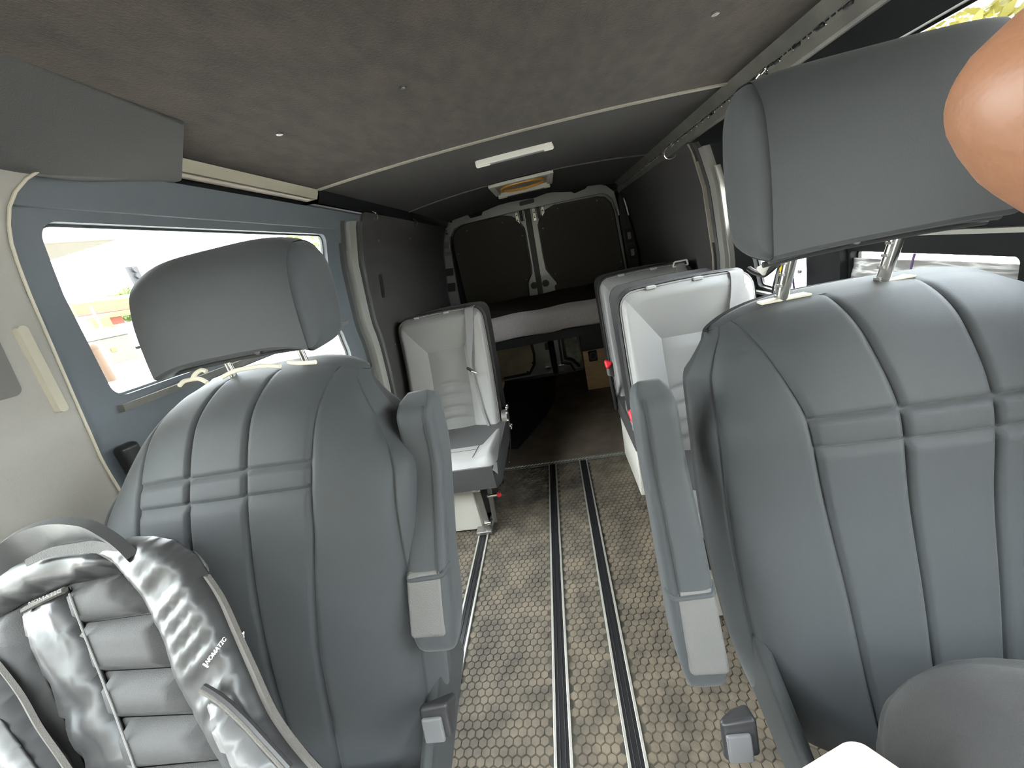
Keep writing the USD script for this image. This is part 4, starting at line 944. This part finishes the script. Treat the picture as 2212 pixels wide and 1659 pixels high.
for i, (dx, dy_, dz) in enumerate(((.016, .012, -.010), (.030, .016, -.022), (.042, .014, -.036)), 2):
    b_ = mc + A([dx, dy_, dz]); hand[f'mcp{i}'] = (b_, .0102 - .0005 * i)
    hand[f'pip{i}'] = (b_ + [-.020 + .006 * i, -.008, -.034], .0084 - .0004 * i); hand[f'dip{i}'] = (b_ + [.006, -.030, -.040], .0076 - .0004 * i); hand[f'tip{i}'] = (b_ + [.020, -.040, -.030], .0068 - .0003 * i)
wr_ = mc + A([.075, .0, -.075])
hand['palm'] = (mc + A([.042, .004, -.034]), .017); hand['wrist'] = (wr_, .024)
hand['th0'] = (mc + A([.045, -.022, -.012]), .013); hand['th1'] = (mc + A([.022, -.040, .004]), .0105); hand['th2'] = (mc + A([.002, -.050, .006]), .009)
bones = [(f'mcp{i}', f'pip{i}') for i in range(1, 5)] + [(f'pip{i}', f'dip{i}') for i in range(1, 5)] + [(f'dip{i}', f'tip{i}') for i in range(1, 5)]
bones += [(f'mcp{i}', f'mcp{i+1}') for i in range(1, 4)] + [(f'mcp{i}', 'palm') for i in range(1, 5)] + [(f'mcp{i}', 'wrist') for i in range(1, 5)] + [('palm', 'wrist'), ('palm', 'th0'), ('wrist', 'th0'), ('th0', 'th1'), ('th1', 'th2')]
el, shr = A([.44, -.05, .86]), A([.40, -.14, 1.03])
hand['fore'] = (wr_ + (el - wr_) * .5, .036); hand['el'] = (el, .040); hand['sh'] = (shr, .055)
bones += [('wrist', 'fore'), ('fore', 'el'), ('el', 'sh')]
hd_ = {'neck': (A([.56, -.24, 1.10]), .055), 'head': (A([.57, -.30, 1.235]), .082), 'jaw': (A([.57, -.345, 1.185]), .055), 'chest': (A([.57, -.13, .92]), .11), 'nose': (A([.57, -.392, 1.215]), .012)}
hand |= hd_; bones += [('neck', 'head'), ('head', 'jaw'), ('chest', 'neck'), ('sh', 'chest'), ('jaw', 'nose')]
skin = chain(hand, bones)
obj('body', to_tm(skin, .0035, 10), 'skin', PE, smooth=True)
obj('hair', trimesh.creation.icosphere(3, 1.0).apply_scale([.092, .098, .085]).apply_translation([.57, -.275, 1.262]), 'hair', PE, smooth=True)
for s in (-1, 1):
    obj('eye', trimesh.creation.icosphere(2, .012).apply_translation([.57 + s * .032, -.374, 1.240]), 'eye', PE, smooth=True)
# clothes: the hip and lower back bulge seen at the lower right, torso leaning forward out of frame, thighs, shins
hip = at_y(2248, 1712, .215)
cl = {'hipR': (hip + A([.02, -.01, -.035]), .118), 'hipL': (A([.62, .17, .64]), .118), 'waist': (A([.53, .04, .77]), .128), 'ribs': (A([.57, -.07, .92]), .135), 'shR': (A([.415, -.14, 1.01]), .068), 'shL': (A([.73, -.14, 1.01]), .068)}
cb = [('hipR', 'hipL'), ('hipR', 'waist'), ('hipL', 'waist'), ('waist', 'ribs'), ('ribs', 'shR'), ('ribs', 'shL'), ('shR', 'shL')]
sl = {'a': (shr, .066), 'b': (shr + (el - shr) * .55, .056)}
torso = m3.Manifold.batch_boolean([chain(cl, cb), chain(sl, [('a', 'b')])], m3.OpType.Add)
tm = to_tm(torso, .010, 14)
v = A(tm.vertices); w_ = meshkit.fbm(v * [30, 30, 14], 3, 5) - .5; fold_ = np.sin((v[:, 0] * .8 - v[:, 2]) * 95 + 3 * w_) * .0022
tm.vertices = v + tm.vertex_normals * (.006 * w_ + fold_ * np.clip((v[:, 2] - .55) / .1, 0, 1))[:, None]
obj('shirt', tm, 'shirt', PE, smooth=True, label='dark grey wrinkled shirt')
hr3 = hip + A([.02, -.01, -.05])
leg_ = {'hR': (hr3 + A([.02, -.06, -.06]), .095), 'kR': (A([.36, -.36, .60]), .068), 'aR': (A([.36, -.42, .12]), .045), 'fR': (A([.36, -.56, .045]), .042), 'hL': (A([.60, .10, .58]), .095), 'kL': (A([.62, -.36, .60]), .068), 'aL': (A([.62, -.42, .12]), .045), 'fL': (A([.62, -.56, .045]), .042)}
obj('trousers', to_tm(chain(leg_, [('hR', 'kR'), ('kR', 'aR'), ('aR', 'fR'), ('hL', 'kL'), ('kL', 'aL'), ('aL', 'fL'), ('hR', 'hL')]), .014, 10), 'trousers', PE, smooth=True)
sm = [(2128, 1440), (2150, 1490), (2178, 1530), (2212, 1575), (2240, 1620)]
# cream rounded case standing against the hip
q0 = at_y(1858, 1622, .205); ex = at_y(1935, 1659, .205) - q0; ex[1] = -.3 * abs(ex[0]); ex /= np.linalg.norm(ex); ez = A([-.12, -.10, -1.0]); ez -= ez @ ex * ex; ez /= np.linalg.norm(ez)
cp2 = rounded(sbox(0, 0, .085, .16), .012)
obj('phone_case', prism(cp2, q0, ex, ez, np.cross(ex, ez), .010), 'cream_case', label='cream case with a rounded corner beside the dark clothes at the bottom edge', cat='case')

# ================================================================== cables on the hook at the right window
CB = thing('cable_bundle', 'bundle of grey cables hanging from a hook at the right window', 'cable', tuple(at_x(1690, 590, .70)))
hk = [at_x(px, py, .69) for px, py in ((1708, 600), (1700, 578), (1684, 570), (1664, 584), (1648, 594), (1630, 588), (1618, 580))]
obj('hook', tube(hk, .009, 8, 24), 'black_plastic', CB)
obj('cable_tie', hullof([at_x(px, py, .68) for px, py in ((1640, 580), (1660, 572), (1650, 590))], .008), 'white_plastic', CB)
rng = random.Random(11)
for k in range(8):
    j = k - 3.5
    p = [at_x(1690 + j * 1.6, 572, .685 + .004 * j), at_x(1686 + j * 3.0, 600, .69), at_x(1684 + j * 4.2 + rng.uniform(-3, 3), 635, .70), at_x(1686 + j * 4.5 + rng.uniform(-3, 3), 668, .70), at_x(1680 + j * 5, 700, .71)]
    obj('cable', tube(p, .0035, 6, 20), 'grey_cord' if k % 3 else 'black_plastic', CB)
obj('yellow_tag', hullof([at_x(px, py, .68) for px, py in ((1684, 568), (1690, 566), (1688, 592), (1694, 588))], .003), 'yellow_plastic', CB, label='yellow tag on the cables')
PC = thing('purple_cord', 'thin purple cord looping in front of the right rear window', 'cord', tuple(at_x(1698, 590, .72)))
obj('cord', tube([at_x(px, py, .725) for px, py in ((1697, 540), (1698, 575), (1699, 600), (1699, 640), (1701, 690))], .0028, 6, 24), 'purple_cord', PC)
obj('cord', tube([at_x(px, py, .725) for px, py in ((1686, 573), (1698, 574), (1706, 576), (1711, 590), (1714, 612), (1716, 628))], .0028, 6, 24), 'purple_cord', PC)
obj('cord_knot', trimesh.creation.icosphere(2, .007).apply_translation(at_x(1698, 575, .725)), 'purple_cord', PC)
obj('purple_cord', tube([at_x(px, py, .745) for px, py in ((1976, 548), (1970, 570), (1965, 595), (1962, 620))], .0022, 6, 16), 'purple_cord', label='single violet cord hanging beside the right headrest post', cat='cord')
# ================================================================== outside
def gz(x): return -.70 + .047 * max(0, -x - 1.5) if x < 0 else -.70 + .02 * max(0, x - 1.5)
def ground(name, xs, ys, m, lift=0, label=None):
    P = A([[(x, y, gz(x) + lift) for y in ys] for x in xs]); g = grid(P); g.fix_normals()
    if g.face_normals[:, 2].mean() < 0: g.invert()
    return obj(name, g, m, kind='structure', label=label)
ground('ground', np.r_[-200, -60, -22, -1.5, 0, 1.5, 60, 200], np.linspace(-200, 200, 9), 'asphalt', label='pale paved lot around the van')
ground('lawn', np.linspace(-60, -17, 12), np.linspace(27, 60, 8), 'grass', .04, 'bright green lawn beyond the lot at the left')
ground('kerb', [-15.6, -15.2], np.linspace(-5, 25, 6), 'kerb', .12, 'pale kerb across the lot')
def at_dist(px, py, x): return at_x(px, py, x)
# utility cabinet on its pad
ux = -20.0
pbl, pbr, ptl, ptr_, pr = (at_x(a_, b_, ux) for a_, b_ in ((246, 786), (278, 776), (214, 733), (276, 718), (304, 770)))
UC = thing('utility_cabinet', 'beige utility cabinet with a yellow warning sticker outside the left window', 'cabinet', tuple((pbl + pbr) / 2))
y0, y1 = pbl[1], pbr[1] + .55; zb_, zt_ = min(pbl[2], pbr[2]) - .1, max(ptl[2], ptr_[2])
y0, y1 = sorted((y0, y1))
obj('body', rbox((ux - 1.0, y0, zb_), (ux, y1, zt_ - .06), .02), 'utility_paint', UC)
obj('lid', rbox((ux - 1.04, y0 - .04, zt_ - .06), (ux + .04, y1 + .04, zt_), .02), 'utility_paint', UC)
s_ = at_x(246, 755, ux + .01)
obj('warning_sticker', rbox(s_ - [.0, .11, .09], s_ + [.012, .11, .09], .004), 'warn_yellow', UC, label='yellow warning sticker')
obj('pad', rbox((ux - 1.3, y0 - .3, zb_ - .55), (ux + .35, y1 + .5, zb_), .03), 'kerb', label='sandy concrete pad under the utility cabinet', cat='pad')
top, bot = at_x(208, 752, -15.0), at_x(230, 812, -15.0)
bt = thing('bollard', 'brown bollard left of the utility cabinet at the window edge', 'bollard', tuple(bot))
bot[:2] = (top[:2] + bot[:2]) / 2; top[:2] = bot[:2]; bot[2] = gz(-15) - .05
obj('shaft', cyl(bot, top, .13, 14), 'bollard', bt); obj('cap', hullof([top, top + [0, 0, .05]], .14), 'bollard', bt)
# filling-station canopy with yellow and red fascia
cxp = -34.0
ca, cb_ = at_x(157, 680, cxp), at_x(307, 633, cxp); zt_ = at_x(307, 626, cxp)[2]; zl = at_x(307, 640, cxp)[2]
GS = thing('station_canopy', 'filling-station canopy with a yellow band over a red line outside the left window', 'canopy', (cxp - 4, ca[1], gz(cxp)))
y0, y1 = sorted((ca[1], cb_[1])); y1 += 6
z0 = ca[2]
obj('fascia', rbox((cxp, y0, z0 + .02), (cxp + .3, y1, z0 + .70), .03), 'canopy_yellow', GS, label='yellow fascia band')
obj('fascia_line', rbox((cxp + .02, y0, z0 - .22), (cxp + .34, y1, z0 + .02), .03), 'canopy_red', GS, label='red line under the yellow band')
obj('roof', rbox((cxp - 9, y0, z0 - .2), (cxp, y1, z0 + .95), .05), 'canopy_white', GS)
for y in (y0 + 2.5, y0 + 7): obj('column', rbox((cxp - 3.2, y - .2, gz(cxp) - .5), (cxp - 2.8, y + .2, z0), .03), 'canopy_white', GS)
# traffic signal on its mast arm
sx_ = -16.0
sg = [at_x(a_, b_, sx_) for a_, b_ in ((288, 580), (303, 613))]; m_ = (sg[0] + sg[1]) / 2
TS = thing('traffic_signal', 'dark traffic signal hanging in the white sky outside the left window', 'traffic light', tuple(m_))
obj('housing', rbox(m_ - [.12, .20, .38], m_ + [.02, .20, .38], .03), 'signal_black', TS)
for dz in (-.24, 0, .24): obj('lamp', cyl(m_ + [.02, 0, dz], m_ + [.10, 0, dz], .10, 14), 'signal_black', TS)
arm = at_x(432, 530, sx_); 
obj('mast_arm', tube([m_ + [-.05, .2, .30], m_ + [-.05, 2.4, .50], m_ + [-.05, 6.0, .62]], .06, 8), 'steel', TS)
obj('mast', cyl((m_[0] - .05, m_[1] + 6.0, gz(sx_) - .3), m_ + [-.05, 6.0, .9], .10, 12), 'steel', TS)
pl = [at_x(a_, b_, -9.0) for a_, b_ in ((414, 485), (434, 528))]
mid_ = (pl[0] + pl[1]) / 2
obj('light_pole', [tube([(mid_[0], mid_[1], gz(-9) - .2), (mid_[0], mid_[1], 5.5)], .05, 10), tube([(mid_[0], mid_[1], 5.4), (mid_[0] - .9, mid_[1], 5.6)], .035, 8), rbox((mid_[0] - 1.3, mid_[1] - .1, 5.55), (mid_[0] - .8, mid_[1] + .1, 5.65), .02)], 'steel', label='thin grey light pole rising behind the left headrest', cat='pole')
wp = [at_x(a_, b_, -27.) for a_, b_ in ((195, 662), (235, 735))]
obj('flag_pole', tube([(-27, (wp[0][1] + wp[1][1]) / 2, gz(-27)), (-27, (wp[0][1] + wp[1][1]) / 2, wp[0][2])], .07, 8), 'steel', label='thin pole under the yellow canopy band', cat='pole')
# beige roof overhang in the left window; unseen wall added to block windscreen light
tip, l1, l2 = at_z(247, 516, 3.3), at_z(78, 526, 3.3), at_z(95, 563, 3.3)
OV = thing('building', 'beige flat roof overhang at the top left of the left window, with an added unseen light-blocking wall', 'building', tuple(tip))
d1, d2 = (l1 - tip), (l2 - tip)
fx = l1 + d1 * 3
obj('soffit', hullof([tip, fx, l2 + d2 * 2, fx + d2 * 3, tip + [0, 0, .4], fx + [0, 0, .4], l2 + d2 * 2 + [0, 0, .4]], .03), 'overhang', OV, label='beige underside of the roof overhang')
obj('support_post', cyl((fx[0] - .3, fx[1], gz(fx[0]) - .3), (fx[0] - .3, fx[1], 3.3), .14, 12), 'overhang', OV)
obj('wall', rbox((-9, -9.0, -1.0), (6, -5.4, 6.0), .05), 'overhang', OV)  # unseen wall added to hold back sky light through the windscreen
# cars on the lot
def car(label, x, y, m, ang=0., s=1.):
    z = gz(x) ; t = thing('car', label, 'car', (x, y, z), 'cars parked under the canopy')
    c, s_ = math.cos(ang), math.sin(ang); T = lambda pts: [(x + (a_ * c - b_ * s_) * s, y + (a_ * s_ + b_ * c) * s, z + h * s) for a_, b_, h in pts]
    obj('body', hullof(T([(u, v, h) for u in (-.8, .8) for v, h in ((-2.1, .35), (2.1, .35), (-2.1, .80), (2.05, .75), (-1.2, .95), (1.2, .92))]), .08), m, t)
    obj('cabin', hullof(T([(u * k, v, h) for u in (-.72, .72) for v, h, k in ((-1.5, .9, 1), (1.0, .9, 1), (-1.0, 1.40, .85), (.4, 1.42, .85))]), .05), 'car_glass', t)
    obj('roof_panel', hullof(T([(u, v, 1.45) for u in (-.58, .58) for v in (-.95, .35)]), .04), m, t)
    for u in (-.86, .86):
        for v in (-1.35, 1.35): obj('wheel', cyl(*T([(u - .08, v, .33), (u + .08, v, .33)]), .33 * s, 16), 'tyre', t)
def car_at(px, py, x): return at_x(px, py, x)[1]
car('dark car under the left end of the canopy, beside the window edge', -30, car_at(212, 728, -30), 'car_dark', .3)
car('dark low car under the canopy band, above the utility cabinet', -33, car_at(268, 715, -33), 'car_dark', 1.3)
car('silver car between the utility cabinet and the headrest', -24, car_at(312, 745, -24), 'car_light', .5)
obj('price_sign', [rbox(at_x(224, 697, -32) - [.1, .75, .45], at_x(224, 697, -32) + [.1, .45, .35], .03)], 'canopy_yellow', label='small yellow sign board below the canopy', cat='sign')
obj('price_sign', [rbox(at_x(241, 694, -36) - [.1, 1.0, .3], at_x(241, 694, -36) + [.1, .9, .3], .03)], 'canopy_red', label='small red sign board below the canopy, right of the yellow one', cat='sign')
# trees
def tree(name, label, base, h, r, seed, n=900, m='leaf', group=None, ls=.16, trunk=.16):
    t = thing(name, label, 'tree', tuple(base), group); rg = np.random.default_rng(seed); b_ = A(base, float)
    obj('trunk', tube([b_ - [0, 0, .3], b_ + [.1, .1, h * .35], b_ + [0, .2, h * .75]], [trunk, trunk * .8, trunk * .35], 8), 'bark', t)
    for k in range(5):
        a_ = k * 1.26 + seed; obj('branch', tube([b_ + [.05, .1, h * (.35 + .06 * k)], b_ + [r * .5 * math.cos(a_), r * .5 * math.sin(a_), h * (.55 + .05 * k)], b_ + [r * .8 * math.cos(a_), r * .8 * math.sin(a_), h * (.62 + .06 * k)]], [trunk * .4, trunk * .22, trunk * .1], 6), 'bark', t)
    d = rg.normal(size=(n, 3)); d /= np.linalg.norm(d, axis=1, keepdims=True); p = d * rg.uniform(.45, 1, (n, 1)) ** .6 * [r, r, h * .36] + b_ + [0, 0, h * .66]
    p += (meshkit.fbm(p * .8, 2, seed)[:, None] - .5) * r * .6
    u = rg.normal(size=(n, 3)); u /= np.linalg.norm(u, axis=1, keepdims=True); w_ = np.cross(u, rg.normal(size=(n, 3))); w_ /= np.linalg.norm(w_, axis=1, keepdims=True)
    s = ls * rg.uniform(.6, 1.3, (n, 1))
    V_ = np.stack([p - u * s, p + w_ * s * .5, p + u * s, p - w_ * s * .5], 1).reshape(-1, 3); i = np.arange(n)[:, None] * 4
    obj('foliage', trimesh.Trimesh(V_, np.vstack([i + [0, 1, 2], i + [0, 2, 3]]), process=False), m, t, smooth=False, kind='stuff')
def base_at(px, x): 
    q = at_x(px, 660, x); return A([x, q[1], gz(x)])
tree('tree', 'green tree under the canopy band left of the headrest', base_at(258, -50), 4.6, 1.9, 1, 700, ls=.26)
tree('tree', 'green tree right behind the headrest edge under the canopy', base_at(300, -46), 4.9, 1.8, 2, 700, ls=.26)
tree('tree', 'young leafy tree right of the headrest in the left window', A([-22, 38.0, gz(-22)]), 7.6, 2.2, 3, 520, ls=.24, trunk=.11)
# grey dealership sign with white lettering
sc = at_y(722, 609, 34.0); sl_ = at_y(685, 625, 34.0)
SG = thing('sign_board', 'grey board sign with white lettering on the lawn in the left window', 'sign', (sc[0], 34, gz(sc[0])))
x0, x1, zt_, zb_ = at_y(660, 610, 34)[0], at_y(790, 610, 34)[0], at_y(722, 597, 34)[2], at_y(722, 617, 34)[2]
obj('board', rbox((x0, 34.0, zb_), (x1, 34.25, zt_), .05), 'sign_grey', SG)
tm_ = meshkit.text_mesh('Mercedes-Benz', (zt_ - zb_) * .30, .04, True); tx = at_y(697, 613, 33.95)
tm_.vertices = A([[tx[0] + v[0] * 1.0, 33.96 - v[2], (zb_ + zt_) / 2 - .22 + v[1]] for v in tm_.vertices]); obj('lettering', tm_, 'print_white', SG, smooth=False, label='white lettering')
for x in (x0 + .6, x1 - .6): obj('sign_post', rbox((x - .1, 34.05, gz(sc[0]) - .3), (x + .1, 34.2, zb_), .02), 'sign_grey', SG)
# right side: neighbour building with pale siding, a yellow-green tree above it
NB = thing('neighbour_building', 'pale building with ribbed siding outside the right window', 'building', (9, 12, -.6))
obj('wall', rbox((9.0, 2, -.8), (9.4, 26, 2.1), .02), 'siding', NB)
for i in range(60):
    if i < 60: pass
obj('siding_rib', [rbox((8.95, 2.1 + i * .30, -.7), (9.01, 2.22 + i * .30, 2.0), .01) for i in range(78)], 'siding', NB, kind='stuff')
obj('roof_edge', rbox((8.8, 1.9, 2.05), (9.6, 26, 2.25), .03), 'canopy_white', NB)
tree('roadside_tree', 'yellow-green tree filling the top of the right window', A([15.5, 15.5, -.5]), 9.0, 5.2, 7, 5200, 'leaf_yellow', ls=.20)
